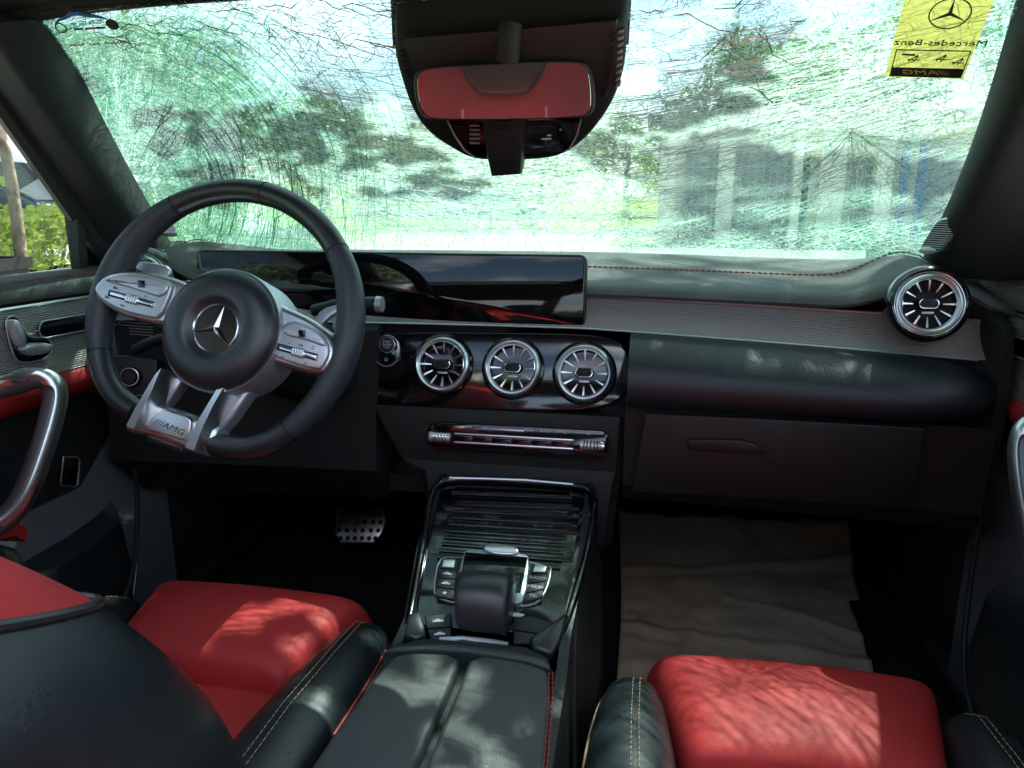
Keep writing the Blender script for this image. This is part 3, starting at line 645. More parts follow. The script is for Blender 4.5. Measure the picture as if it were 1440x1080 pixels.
# touch pad, scroll bar, buttons, palm rest
bz = kprism('button_bezel', [(617, 786), (632, 782), (775, 791), (772, 815), (762, 838), (748, 849), (720, 850), (640, 846), (616, 838), (610, 828)], 0, .004, PL, .002, it=1)
kprism('bezel_rim', [(615, 787), (631, 781), (777, 790), (774, 816), (764, 840), (749, 851), (720, 852), (640, 848), (614, 840), (608, 829)], -.001, .0022, SATD, .001, it=1)
for side, col_ in ((0, [(621, 786), (643, 786), (637, 843), (612, 838)]), (1, [(750, 792), (772, 795), (762, 840), (735, 848)])):
    for k in range(4):
        t0, t1 = k/4+.012, (k+1)/4-.012; a, b, c, d = [V((x, y, 0)) for x, y in col_]
        q = [a.lerp(d, t0), b.lerp(c, t0), b.lerp(c, t1), a.lerp(d, t1)]
        bt = kprism('console_button', [(p.x, p.y) for p in q], .003, .0062, PL, .0012)
        cc = sum(q, V())/4; Mt = frame(K(cc.x, cc.y, .0065), KN, (1, 0, 0))
        if side: text('button_print', ('NAVI', 'RADIO', 'MEDIA', 'TEL')[k], Mt, .0072 if k else .006, WHT, bt)
        elif k == 3:
            st_ = [V((.0035*(1 if i % 2 == 0 else .42)*math.sin(i*math.pi/5), .0035*(1 if i % 2 == 0 else .42)*math.cos(i*math.pi/5), 0)) for i in range(10)]
            MB(Mt).prism(st_[::-1], V((0, 0, .0003)), 0).build('star_symbol', WHT, bt)
        elif k in (1, 2):
            MB(Mt).prism([V((x, y, 0)) for x, y in ((-.006, -.002), (.006, -.002), (.0055, .0004), (.003, .0008), (.0012, .0026), (-.0028, .0026), (-.0045, .0006), (-.006, .0002))], V((0, 0, .0003)), 0).build('car_symbol', WHT, bt)
        if k == 0: kprism('button_gloss_key', [(q[0].x+3, q[0].y), (q[1].x-3, q[1].y), (q[2].x-3, q[2].y-2), (q[3].x+3, q[3].y-2)], .006, .0068, SAT, .0006, bt)
kprism('touchpad_rim', [(650, 776), (662, 771), (735, 777), (746, 783), (738, 845), (722, 848), (640, 840)], .002, .0085, SATD, .002, it=1)
kprism('touchpad', [(654, 776), (742, 783), (732, 832), (644, 826)], .006, .0105, SCR, .001)
kprism('scroll_bar', [(676, 771), (686, 762), (715, 764), (728, 768), (731, 777), (712, 779), (690, 777)], .003, .013, SAT, .003, it=1)
pr = []
for t, h, wf, in ((0, .010, .86), (.06, .028, .94), (.18, .042, 1.0), (.4, .050, 1.02), (.65, .050, 1.0), (.85, .040, .95), (.96, .022, .90), (1.0, .006, .86)):
    a = K(642, 832, 0).lerp(K(633, 892, 0), t); b = K(728, 836, 0).lerp(K(716, 897, 0), t); c = (a+b)/2; hw = (b-a).length/2*wf
    c = c + KD*(.012*(1-t)); xx = (b-a).normalized()
    pr.append([c+xx*hw*(1 if abs(u) >= .999 else u)+KN*hh for u, hh in ((-1, 0), (-1.0, h*.55), (-.95, h*.80), (-.84, h*.95), (-.6, h), (0, h*1.05), (.6, h), (.84, h*.95), (.95, h*.80), (1.0, h*.55), (1, 0))])
MB().loft(pr, True).build('palm_rest', LBS, con, 60, sub=2)
# lower buttons beside the palm rest
for pts, ic in (([(597, 866), (634, 862), (634, 880), (600, 883)], 1), ([(601, 885), (634, 882), (634, 898), (606, 899)], 2), ([(722, 866), (748, 866), (785, 878), (770, 892), (722, 884)], 0), ([(722, 886), (768, 894), (756, 904), (722, 904)], 0)):
    b = kprism('console_key', pts, 0, .004, PL, .0015)
    if ic:
        cx = sum(p[0] for p in pts)/4; cy = sum(p[1] for p in pts)/4; Mt = frame(K(cx, cy, .0044), KN, (1, 0, 0)) @ Matrix.Rotation(rad(12), 4, 'Z')
        MB(Mt).prism([V((x, y, 0)) for x, y in ((-.007, -.002), (.006, -.002), (.0065, .0004), (.003, .0008), (.0012, .0026), (-.0028, .0026), (-.0045, .0006), (-.007, .0002))], V((0, 0, .0003)), 0).build('car_symbol', WHT, b)
kprism('key_symbol', [(716, 862), (726, 861), (738, 864), (733, 867), (718, 866)], .004, .0046, WHT, .0002)
# armrest: two leather lids, bridge and latch
ZL = .62
def Lp(px, py, z=ZL): return PZ(px, py, z)
br_ = [Lp(px, py, .622) for px, py in ((538, 917), (555, 905), (600, 897), (680, 901), (740, 909), (772, 925), (776, 942), (740, 930), (660, 917), (600, 912), (560, 914))]
MB().prism([p-V((0, 0, .03)) for p in br_][::-1], V((0, 0, .03)), .003).build('armrest_bridge', LBS, con, 40)
mb = MB(); mb.tube([K(px, py, .004) for px, py in ((618, 899), (650, 897), (690, 901), (715, 906))], .0025, 8); mb.build('latch_bar', SAT, con)
kprism('latch', [(614, 903), (620, 899), (698, 903), (714, 907), (712, 911), (660, 907)], .000, .003, SATD, .001)
for pts in ([(548, 923), (572, 915), (648, 918), (640, 948), (612, 1010), (580, 1085), (548, 1170), (380, 1170), (436, 1076), (500, 985)], [(662, 919), (720, 925), (762, 936), (774, 945), (774, 990), (767, 1080), (760, 1170), (562, 1170), (594, 1085), (624, 1012), (650, 952)]):
    o = [Lp(px, py) for px, py in pts]; o = [V((p.x, p.y, ZL-.05)) for p in o][::-1]
    MB().prism(smoothpts(o, 1), V((0, 0, .05)), .007, 4).build('armrest_lid', LB, con, 50)
MB().box((.02, .42, .585), (.18, .7, .04)).build('armrest_core', PLD, con)
for dx in (0, 5): stitch('lid_stitching', [Lp(px+dx, py, ZL-.002) for px, py in ((772, 945), (772, 990), (766, 1060), (760, 1130))], THR, con, .0009)
MB().prism([K(px, py, .0) for px, py in ((744, 906), (770, 888), (792, 872), (800, 872), (790, 905), (776, 928), (752, 922))], KN*.012, .005).build('console_shoulder', LBS, con, 50)
MB().prism([K(px, py, .0) for px, py in ((569, 900), (576, 870), (594, 866), (600, 898), (586, 906))], KN*.010, .004).build('console_shoulder', LBS, con, 50)

# ------------------------------------------------------------------ front doors
def door(s):
    rt = thing('car_door', (s*.72, .5, .35), {-1: 'black front door beside the steering wheel, with grooved metal trim, seat switch and red inlay', 1: 'black front door beyond the right-hand dash vent, mostly out of view'}[s], 'car door', 'front doors')
    def D(px, py, x): p = PX(px, py, -x); return V((s*x, p.y, p.z))
    YS = [1.27, 1.2, 1.1, .9, .6, .3, 0, -.15]
    zb = lambda y: .0+.012*(1-y)      # the belt line rises a little to the rear
    def sweep(nm, prof, m, y0=1.27, y1=-.15, n=12, ang_=40, sub=0):
        rings = []
        for i in range(n+1):
            y = y0+(y1-y0)*i/n; k = max(0, (y-1.10)/.17)*.0
            rings.append([V((s*(x+.012*max(0, y-1.1)/.17), y, z+zb(y))) for x, z in prof])
        return MB().loft(rings, True).build(nm, m, rt, ang_, sub=sub)
    sweep('sill_pad', [(.73, 1.015), (.715, 1.022), (.690, 1.022), (.672, 1.014), (.664, 1.000), (.668, .988), (.70, .986), (.73, .99)], PAD, ang_=60)
    stitch('sill_stitching', [V((s*.674, y, 1.0165+zb(y))) for y in [1.24-.11*k for k in range(13)]], THR, rt, .0011, .007, .003)
    sweep('trim_gap', [(.70, .990), (.682, .988), (.682, .979), (.70, .979)], PLD)
    # grooved metal trim with UV grooves along the car
    rings = [[V((s*(.6745+.003*math.sin(j*.3)), y, .980+zb(y)-.0105*j)) for j in range(11)] for y in [1.27-.12*k for k in range(13)]]
    MB().loft(rings, False, False).build('trim_strip', STRIP, rt, 70)
    MB().tube([V((s*.674, y, .981+zb(y))) for y in (1.27, .9, .4, -.15)], .0025, 6).build('trim_edge', SAT, rt)
    sweep('red_inlay', [(.72, .876), (.676, .874), (.668, .862), (.672, .845), (.70, .825), (.72, .82)], LR, ang_=60)
    sweep('door_lining', [(.74, .98), (.70, .87), (.705, .80), (.712, .62), (.708, .40), (.72, .33), (.75, .33)], PLD, ang_=60)
    # dark slot of the release handle
    sl_ = [V((s*.674, 1.118+.013*math.cos(rad(a)), .940+.0125*math.sin(rad(a)))) for a in range(-90, 91, 30)]+[V((s*.674, .965+.012*math.cos(rad(a)), .944+.0125*math.sin(rad(a)))) for a in range(90, 271, 30)]
    if s > 0: sl_ = sl_[::-1]
    sp = MB().prism(sl_, V((-s*.003, 0, 0)), .001).build('release_slot', GB, rt)
    MB().tube([p+V((-s*.003, 0, 0)) for p in sl_], .0012, 5, True).build('slot_rim', SATD, sp)
    # L-shaped seat adjuster
    Lq = [D(px, py, .676) for px, py in ((4, 450), (13, 443), (25, 447), (31, 462), (37, 474), (62, 474), (70, 481), (71, 494), (62, 505), (30, 511), (18, 505), (10, 480))]
    if s > 0: Lq = Lq[::-1]
    Lq = smoothpts(Lq, 2); sa = MB().prism(Lq, V((-s*.003, 0, 0)), .001).build('seat_adjuster', GB, rt)
    MB().tube([p+V((-s*.003, 0, 0)) for p in Lq], .0013, 5, True).build('adjuster_rim', SATD, sa)
    for pts in ([(8, 452), (16, 448), (22, 456), (31, 482), (22, 489), (16, 480)], [(22, 489), (34, 482), (64, 482), (67, 490), (58, 497), (32, 501)]):
        o = [D(px, py, .672) for px, py in pts]; o = o[::-1] if s > 0 else o
        MB().prism(smoothpts(o, 1), V((-s*.012, 0, 0)), .004).build('adjuster_key', SATD, sa, 40)
    # pull handle: a flattened loop standing off the door
    hp = smoothpts([D(px, py, x)+V((.014 if s > 0 else 0, 0, 0)) for px, py, x in ((-30, 552, .665), (15, 541, .635), (45, 531, .60), (70, 533, .585), (80, 552, .58), (72, 592, .58), (54, 648, .585), (38, 690, .59), (18, 722, .60), (-12, 742, .615))], 2, False)
    MB().tube(hp, .0140, 14, up=(s, 0, 0), ry=.016).build('pull_handle', mat('satin dark handle', (.13, .145, .155), .36, .6), rt, 60)
    MB().tube([p+V((-s*.0140, -.006, .003)) for p in hp[3:-2]], .010, 8, up=(s, 0, 0), ry=.0035).build('handle_inlay', SAT, rt, 60)
    # armrest with red top
    MB().loft([[V((s*.70, y, .715+dz)), V((s*.615, y, .71+dz)), V((s*.60, y, .68+dz)), V((s*.62, y, .62+dz)), V((s*.70, y, .60+dz))] for y, dz in ((.80, -.03), (.77, -.008), (.72, 0), (.5, .01), (.0, .015))], True).build('armrest', PLD, rt, 50)
    MB().loft([[V((s*.70, y, .725+dz)), V((s*.64, y, .735+dz)), V((s*.606, y, .725+dz)), V((s*.612, y, .705+dz)), V((s*.70, y, .70+dz))] for y, dz in ((.815, -.022), (.80, -.006), (.76, .004), (.5, .012), (.0, .015))], True).build('armrest_pad', LR, rt, 60)
    # map pocket at the bottom and its edge
    rings = []
    for y, k in ((1.10, .0), (1.06, .6), (1.0, .9), (.85, 1), (.4, 1), (0, 1)):
        rings.append([V((s*.71, y, .62-.02*k)), V((s*(.70-.055*k), y, .60)), V((s*(.70-.075*k), y, .52)), V((s*(.70-.06*k), y, .41)), V((s*.71, y, .36))])
    MB().loft(rings, True).build('map_pocket', PL, rt, 60)
    MB().tube(smoothpts([V((s*.655, 1.10, .80)), V((s*.665, 1.11, .70)), V((s*.66, 1.10, .60)), V((s*.64, 1.04, .50)), V((s*.63, .93, .45))], 2, False), .004, 8).build('lining_edge', PLD, rt)
    MB().tube(smoothpts([V((s*.715, 1.17, .62)), V((s*.712, 1.16, .55)), V((s*.71, 1.14, .47)), V((s*.708, 1.12, .43))], 2, False), .0013, 6).build('seal_line', SATD, rt)
    if s < 0:
        o = [D(px, py, .655) for px, py in ((86, 642), (106, 643), (109, 647), (106, 681), (102, 684), (84, 683), (82, 679))]
        tb = MB().prism(o, V((-s*.004, 0, 0)), .001).build('boot_release', GB, rt)
        MB().tube([p+V((-s*.004, 0, 0)) for p in o], .0010, 5, True).build('release_rim', SAT, tb)
    # window surround: front post, mirror corner, header and the pane
    rings = [[V((s*(.70-.3*(z-1)*.3), 1.10, z)), V((s*(.70-.3*(z-1)*.3), 1.082, z)), V((s*(.714-.3*(z-1)*.3), 1.082, z)), V((s*(.714-.3*(z-1)*.3), 1.10, z))] for z in (1.0, 1.13)]
    MB().loft(rings, True).build('window_post', RUB, rt, 30)
    MB().prism([V((s*.725, y, z)) for y, z in ((1.11, 1.0), (1.30, 1.0), (1.22, 1.04), (1.11, 1.12))], V((s*.012, 0, 0)), 0).build('mirror_corner', PLD, rt, 30)
    pn = [V((s*(.712-.10*max(0, z-1.0)), y, z)) for y, z in ((1.085, 1.0), (1.085, 1.115), (.88, 1.27), (.65, 1.35), (.2, 1.375), (-.2, 1.37), (-.2, 1.01))]
    MB().add([p for p in pn]+[p+V((s*.004, 0, 0)) for p in pn], [list(range(7)), list(range(13, 6, -1))]+[[i, (i+1) % 7, 7+(i+1) % 7, 7+i] for i in range(7)]).build('window_glass', WIN if s < 0 else WINC, rt, 20)
    MB().box((s*.725, .45, .68), (.03, 1.6, .68)).build('door_skin', PAINT, rt)
for s in (-1, 1): door(s)

# ------------------------------------------------------------------ seats
def cushion(nm, c4, th, m, parent, crown=.02, p=6, n=14, sub=1, front_drop=0):
    """upholstered block over four corners (front left, front right, rear right, rear left), th deep"""
    fl, fr2, rr, rl = [V(q) for q in c4]; up = ((fr2-fl).cross(rl-fl)).normalized()
    if up.z < 0: up = -up
    def prof(u): u = abs(2*u-1); return max(0, 1-u**p)**.5
    def top(u, v):
        e = .985; b = fl.lerp(fr2, .5+(u-.5)*e).lerp(rl.lerp(rr, .5+(u-.5)*e), v)
        hh = prof(u)*prof(v); return b + up*(-th*.55*(1-hh) + crown*math.sin(math.pi*u)*math.sin(math.pi*min(1, v*.9+.05)))
    ts = [.5-.5*math.cos(math.pi*i/n) for i in range(n+1)]
    rings = [[top(u, v) for v in ts] for u in ts]
    mb = MB(); mb.loft(rings, False, False)
    edge = [rings[i][0] for i in range(n+1)]+[rings[n][j] for j in range(1, n+1)]+[rings[i][n] for i in range(n-1, -1, -1)]+[rings[0][j] for j in range(n-1, 0, -1)]
    mb.loft([edge, [q-up*th*.45 for q in edge]], True, False)
    return mb.build(nm, m, parent, 70, sub=sub)
def seat(cx, dy, label, driver):
    rt = thing('car_seat', (cx, .5+dy, .30), label, 'car seat', 'front seats')
    g = lambda x, y, z: V((cx+x, y+dy, z))
    # thigh support, centre cushion, side bolsters, base
    cushion('thigh_support', [g(-.178, .925, .577), g(.178, .925, .577), g(.134, .735, .568), g(-.134, .735, .568)], .10, LR, rt, .016, 16)
    cushion('seat_cushion', [g(-.150, .76, .545), g(.150, .76, .545), g(.140, .25, .520), g(-.140, .25, .520)], .10, LR, rt, .010, 16)
    for s in (-1, 1):
        rings = []
        for y, h, wv, xo in ((.905, .485, .012, .185), (.885, .535, .030, .190), (.84, .556, .038, .190), (.76, .566, .047, .190), (.64, .574, .052, .186), (.45, .574, .054, .186), (.25, .565, .054, .186)):
            c = g(s*xo, y, h); r = []
            for a in range(0, 181, 20): r.append(c+V((s*wv*-math.cos(rad(a))*1.0, 0, .034*math.sin(rad(a))-.01)))
            r += [c+V((s*wv, 0, -.14)), c+V((-s*wv, 0, -.14))]; rings.append(r)
        bo = MB().loft(rings, True).build('seat_bolster', LBS, rt, 60, sub=1)
        for dx in (0, .008):
            path = [g(s*(xo-.010+dx), y, h+.0255-abs(dx)*.1) for y, h, xo in ((.87, .536, .190), (.84, .556, .192), (.76, .566, .192), (.64, .574, .189), (.45, .574, .189))]
            stitch('bolster_stitching', path, THG, bo, .0006, .006, .0025)
        MB().tube(smoothpts([g(s*(xo+wv-.002), y, h-.006) for y, h, wv, xo in ((.89, .53, .030, .190), (.84, .556, .038, .190), (.76, .566, .047, .190), (.64, .574, .052, .186))], 2, False), .0016, 6).build('bolster_piping', THG if not driver else THR, bo)
    MB().loft([[g(-.23, y, .30), g(-.24, y, .45), g(.24, y, .45), g(.23, y, .30)] for y in (.2, .86)], True).build('seat_base', PLD, rt, 30)
    return rt
ds_ = seat(-.355, .028, 'driver seat with red cushion and black bolsters behind the steering wheel', True)
ps_ = seat(.385, -.03, 'passenger seat with bright red thigh cushion, in front of the brown paper', False)
def backrest(rt, cx, prof, wid, recl):
    """prof: front line of the insert as (y, z); the black flanks wrap round it"""
    ts = np.linspace(0, 1, 44); tk = np.linspace(0, 1, len(prof))
    ker = np.array([1, 2, 3, 2, 1])/9.0
    sm = lambda v: np.convolve(np.pad(np.interp(ts, tk, v), 2, mode='edge'), ker, 'valid')
    prof = list(zip(sm([p[0] for p in prof]), sm([p[1] for p in prof]))); wid = sm(wid)
    rings = []; fl = {-1: [], 1: []}; n = V((0, .88, .48))
    for (y, z), w in zip(prof, wid):
        r = [V((cx+u*w*.64, y, z)) - n*(.038*abs(u)**3.2) + n*(.004*(1-u*u)) for u in np.linspace(-1, 1, 15)]
        r += [V((cx+w*.6, y, z))-n*.10, V((cx-w*.6, y, z))-n*.10]; rings.append(r)
        for s in (-1, 1):
            q = []
            for a in np.linspace(0, 1, 22):
                xx = w*(.60+.40*math.sin(a*math.pi/2)); dd = .020+.028*a - .030*math.sin(math.pi*min(1, a*1.3))*(.25+.75*max(0, 1-max(0, z-.60)/.30)) + .10*(1-math.cos(a*math.pi/2))
                q.append(V((cx+s*xx, y, z))-n*dd)
            q += [V((cx+s*w*.97, y, z))-n*.16, V((cx+s*w*.92, y, z))-n*.22]; fl[s].append(q)
    MB().loft(rings, True).build('backrest_insert', LR, rt, 70)
    crit = lambda p: p.z-.868-.42*(.385-p.y)
    for s in (-1, 1):
        G = fl[s]; nc = len(G[0]); m = len(G); line = []
        for k in range(nc):
            for i in range(m-1):
                c0, c1 = crit(G[i][k]), crit(G[i+1][k])
                if c0 <= 0 < c1:
                    x = G[i][k].lerp(G[i+1][k], -c0/(c1-c0)); line.append(x); G[i if -c0 < c1 else i+1][k] = x.copy(); break
        up, lo = MB(), MB()
        for i in range(m-1):
            for k in range(nc-1):
                q = [G[i][k], G[i][k+1], G[i+1][k+1], G[i+1][k]]; c = sum(q, V())/4
                (up if crit(c) > 0 else lo).add(q, [[0, 1, 2, 3]])
        f = lo.build('backrest_bolster', LBS, rt, 80); up.build('backrest_shoulder', LR, rt, 80)
        if len(line) > 2: MB().tube([p+V((s*.001, .001, .001)) for p in line], .0040, 8).build('bolster_piping', LBS, f)
    return rings
backrest(ds_, -.355, [(.60, .56), (.575, .63), (.545, .72), (.50, .80), (.46, .86), (.425, .90), (.36, .965), (.29, 1.03), (.22, 1.085)], [.235, .24, .24, .236, .225, .215, .19, .16, .14], 0)
cushion('headrest', [V((-.475, .17, 1.27)), V((-.235, .17, 1.27)), V((-.245, .23, 1.09)), V((-.465, .23, 1.09))], .09, LBS, ds_, .01, 5)
# the passenger backrest is folded far back, out of the picture
MB().loft([[V((.385+x*w, y, z)) for x, z in ((-1, z0), (-.7, z0+.05), (.7, z0+.05), (1, z0), (1, z0-.09), (-1, z0-.09))] for y, z0, w in ((.18, .52, .23), (0, .50, .235), (-.35, .52, .22), (-.55, .56, .17))], True).build('backrest_insert', LR, ps_, 60, sub=1)

# rear bench (seen in the inside mirror and in the display)
rb = thing('rear_bench', (0, -1.0, .30), 'red rear seat bench with black centre headrest, seen only in the inside mirror', 'rear bench')
cushion('bench_cushion', [V((-.62, -.55, .56)), V((.62, -.55, .56)), V((.62, -1.15, .50)), V((-.62, -1.15, .50))], .14, LR, rb, .02, 8)
cushion('bench_backrest', [V((-.64, -1.16, .50)), V((.64, -1.16, .50)), V((.64, -1.36, 1.02)), V((-.64, -1.36, 1.02))], .12, LR, rb, .012, 30)
for x, wd_, zt, zb in ((-.42, .13, 1.17, .98), (0, .185, 1.08, .845), (.42, .13, 1.17, .98)):
    o = [V((x-wd_, -1.235, zt)), V((x-wd_, -1.235, (zt+zb)/2+.03)), V((x-wd_*.62, -1.235, zb+.012)), V((x-wd_*.25, -1.235, zb)), V((x+wd_*.25, -1.235, zb)), V((x+wd_*.62, -1.235, zb+.012)), V((x+wd_, -1.235, (zt+zb)/2+.03)), V((x+wd_, -1.235, zt))]
    MB().prism(smoothpts([p-V((0, .09, 0)) for p in o], 1), V((0, .11, 0)), .03, 4).build('bench_headrest', LBS, rb, 60)
for x in (-.16, .16): MB().box((x, -1.19, .79), (.006, .02, .045)).build('anchor_tag', WHT, rb)

# ------------------------------------------------------------------ inside mirror and sensor housing
hs = thing('sensor_housing', (0, 1.0, 1.3), 'black sensor and camera housing hanging at the top centre of the cracked windscreen', 'sensor housing')
hp0 = PY(718, 20, .93); hp1 = PY(712, 222, 1.035); hn = (hp1-hp0).cross(V((1, 0, 0))).normalized()
if hn.y > 0: hn = -hn
def H(px, py, h=0): return PN(px, py, hp0+hn*h, hn)
def gz(y): return 1.03+(1.53-y)*(.338/.615)+.035
hout = smoothpts([H(px, py) for px, py in ((560, 46), (556, 62), (557, 80), (578, 148), (602, 183), (640, 208), (664, 220), (700, 223), (745, 222), (790, 217), (826, 192), (858, 150), (876, 105), (882, 60), (880, 26), (868, 20), (720, 36))], 2)
rings = []
for k in range(5):
    t = k/4; rings.append([p.lerp(V((p.x*1.02, p.y+.012, min(gz(p.y), p.z+.16))), t) + hn*(.0 if k else 0) for p in hout])
c = sum(hout, V())/len(hout)
rings = [[c+(p-c)*.94+hn*.010 for p in hout], [c+(p-c)*.985+hn*.006 for p in hout]]+rings
MB().loft(rings, True).build('housing_shell', PLD, hs, 50)
def hprism(nm, pts, h0, h1, m, bev, par=hs, it=0):
    o = [H(px, py, h1) for px, py in pts]; o = [p-hn*(h1-h0) for p in o]; cc = sum(o, V())/len(o)
    nn = sum(((o[i]-cc).cross(o[(i+1) % len(o)]-cc) for i in range(len(o))), V())
    if nn.dot(hn) < 0: o = o[::-1]
    if it: o = smoothpts(o, it)
    return MB().prism(o, hn*(h1-h0), bev).build(nm, m, par, 40)
hprism('upper_cover', [(566, 54), (720, 42), (868, 28), (868, 90), (852, 140), (590, 140), (572, 80)], .005, .016, PL, .004)
lm = hprism('lower_module', [(628, 168), (818, 166), (812, 188), (800, 212), (782, 221), (668, 223), (652, 212), (638, 190)], .005, .020, GB, .004, it=1)
MB().tube([H(px, py, .020) for px, py in ((629, 170), (640, 192), (653, 211), (668, 222))], .0012, 6).build('module_edge', SATD, lm)
MB().tube([H(px, py, .020) for px, py in ((817, 168), (811, 190), (800, 211))], .0012, 6).build('module_edge', SATD, lm)
st = hprism('mirror_foot_cover', [(676, 165), (738, 165), (736, 200), (733, 248), (690, 251), (684, 225)], .010, .040, PL, .007)
hprism('foot_cap', [(697, 170), (718, 170), (717, 183), (698, 183)], .038, .042, PLD, .001, st)
for k in range(5):
    y = 176+6.2*k; hprism('module_slit', [(660-3*k*0, y), (674, y+.3), (674+k*.3, y+2.2), (661, y+2)], .019, .0215, SATD, .0003, lm)
for x, y, w2 in ((772, 190, 6), (768, 195, 14), (788, 182, 3)): hprism('module_mark', [(x-w2/2, y), (x+w2/2, y-.4), (x+w2/2, y+1.4), (x-w2/2, y+1.8)], .019, .0212, WHT, .0002, lm)
for k in range(9):
    y = 50+9.5*k; hprism('housing_slit', [(857-k*1.4, y), (866-k*1.4, y-3), (865-k*1.4, y+2), (856-k*1.4, y+5)], .014, .0175, PL, .001)
for k in range(9):
    y = 44+9.5*k; hprism('housing_slit', [(869-k*.4, y), (878-k*.6, y-3), (877-k*.6, y+2), (868-k*.4, y+5)], .004, .0125, SATD, .001)
for k in range(6):
    y = 72+7*k; hprism('housing_slit', [(562+k*2, y), (571+k*2.6, y+3), (572+k*2.6, y+6.5), (563+k*2, y+3.5)], .006, .0135, PL, .001)
MB().tube([H(718, 36, .012), H(716, 62, .026), H(714, 84, .028)], .014, 10).build('mirror_arm', PLD, hs)

mr = thing('inside_mirror', PY(709, 127, .94), 'frameless black inside mirror reflecting the red rear seat, below the sensor housing', 'mirror')
mc = PY(709, 127, .935); tgt = V((.0, -1.28, .86)); mn = ((CAM-mc).normalized()+(tgt-mc).normalized()).normalized()
def MR(px, py, h=0): return PN(px, py, mc+mn*h, mn)
mo = [(581, 110), (588, 99), (602, 94), (700, 88), (812, 84), (828, 90), (835, 104), (838, 148), (832, 161), (816, 166), (700, 169), (606, 169), (592, 162), (584, 142)]
o = smoothpts([MR(px, py) for px, py in mo], 2); cc = sum(o, V())/len(o)
nn = sum(((o[i]-cc).cross(o[(i+1) % len(o)]-cc) for i in range(len(o))), V())
if nn.dot(mn) < 0: o = o[::-1]
MB().loft([[cc+(p-cc)*.72-mn*.045 for p in o], [cc+(p-cc)*.92-mn*.035 for p in o], [cc+(p-cc)*1.0-mn*.012 for p in o], [p for p in o], [cc+(p-cc)*.985+mn*.003 for p in o], [cc+(p-cc)*.962+mn*.0035 for p in o]], True).build('mirror_housing', PL, mr, 50)
MIR = mat('mirror glass', (.40, .42, .43), .02, .88, rvar=0)
MB().prism([cc+(p-cc)*.955+mn*.001 for p in o], mn*.0032, .0006).build('mirror_glass', MIR, mr, 20)

# ------------------------------------------------------------------ pedal and paper
pd = thing('brake_pedal', (-.42, 1.5, .42), 'steel brake pedal with black rubber studs in the dark footwell', 'pedal')
pn_ = V((0, -.80, .60)).normalized(); pp = PY(507, 740, 1.48)
def PDL(px, py, h=0): return PN(px, py, pp+pn_*h, pn_)
po = [PDL(px, py) for px, py in ((477, 714), (540, 716), (543, 735), (536, 752), (526, 764), (480, 764), (472, 750), (473, 730))]
nn = (po[1]-po[0]).cross(po[3]-po[0]); po = po if nn.dot(pn_) > 0 else po[::-1]
STEEL = mat('brushed steel', (.66, .68, .70), .3, 1, bump=('noise', 300, .1, .0003))
plate = MB().prism(po, pn_*.006, .003).build('pedal_plate', STEEL, pd, 40)
for r_, y, xs in ((0, 722, (482, 492, 503, 514, 525, 535)), (1, 734, (478, 489, 501, 513, 525, 535)), (2, 746, (476.5, 488, 499, 510, 521.5, 532)), (3, 757, (479, 489, 499, 509, 519, 528))):
    for x in xs: MB(frame(PDL(x, y, .006), pn_, (1, 0, 0))).lathe([(0, .0032), (.0040, .003), (.0050, .001), (.0050, -.001)], 14).build('pedal_stud', RUB, plate)
MB().tube([pp-pn_*.004, pp-pn_*.04+V((0, .05, .05)), pp+V((0, .18, .32))], .012, 8).build('pedal_arm', PLD, pd)

pm = thing('paper_floor_mat', (.37, 1.55, .30), 'creased sheet of brown kraft paper laid over the passenger footwell floor', 'paper mat')
def mat_pt(u, v):    # u across, v from the near edge to the far edge
    a = V((.165, 1.12, 0)).lerp(V((.60, 1.12, 0)), u); b = V((.136, 1.80, 0)).lerp(V((.655, 1.815, 0)), u); p = a.lerp(b, v)
    p.x += .03*math.sin(3.1*v)*(u-.5)*-.6 + (.022 if (u > .5 and v > .62) else 0)*(2*u-1)
    z = .304+max(0, p.y-1.62)**1.6*.8
    z += .010*noise.noise(V((p.x*5, p.y*6, 0)))+.006*noise.noise(V((p.x*13, p.y*15, 3)))
    z += .012*max(0, 1-abs(p.y-(1.60+.10*u))/.022)*(.4+.6*u) - .004*max(0, 1-abs(p.y-(1.60+.10*u)+.03)/.02)
    z += .010*max(0, 1-abs(p.y-(1.36-.05*u))/.025) + .008*max(0, 1-abs(p.x-.30-.15*(p.y-1.4))/.02)*(p.y < 1.45)
    z += .008*max(0, 1-abs((p.y-1.45)+.5*(p.x-.5))/.02)*(u > .45)
    z += .0045*(1-abs(noise.noise(V((p.x*6+2, p.y*7, 5))))*2.2)+.004*(1-abs(noise.noise(V((p.x*15, p.y*13, 9))))*2)
    return V((p.x, p.y, z+.012))
mb = MB(); mb.grid(mat_pt, 60, 80); mb.build('paper_sheet', KRAFT, pm, 80, solid=.001)

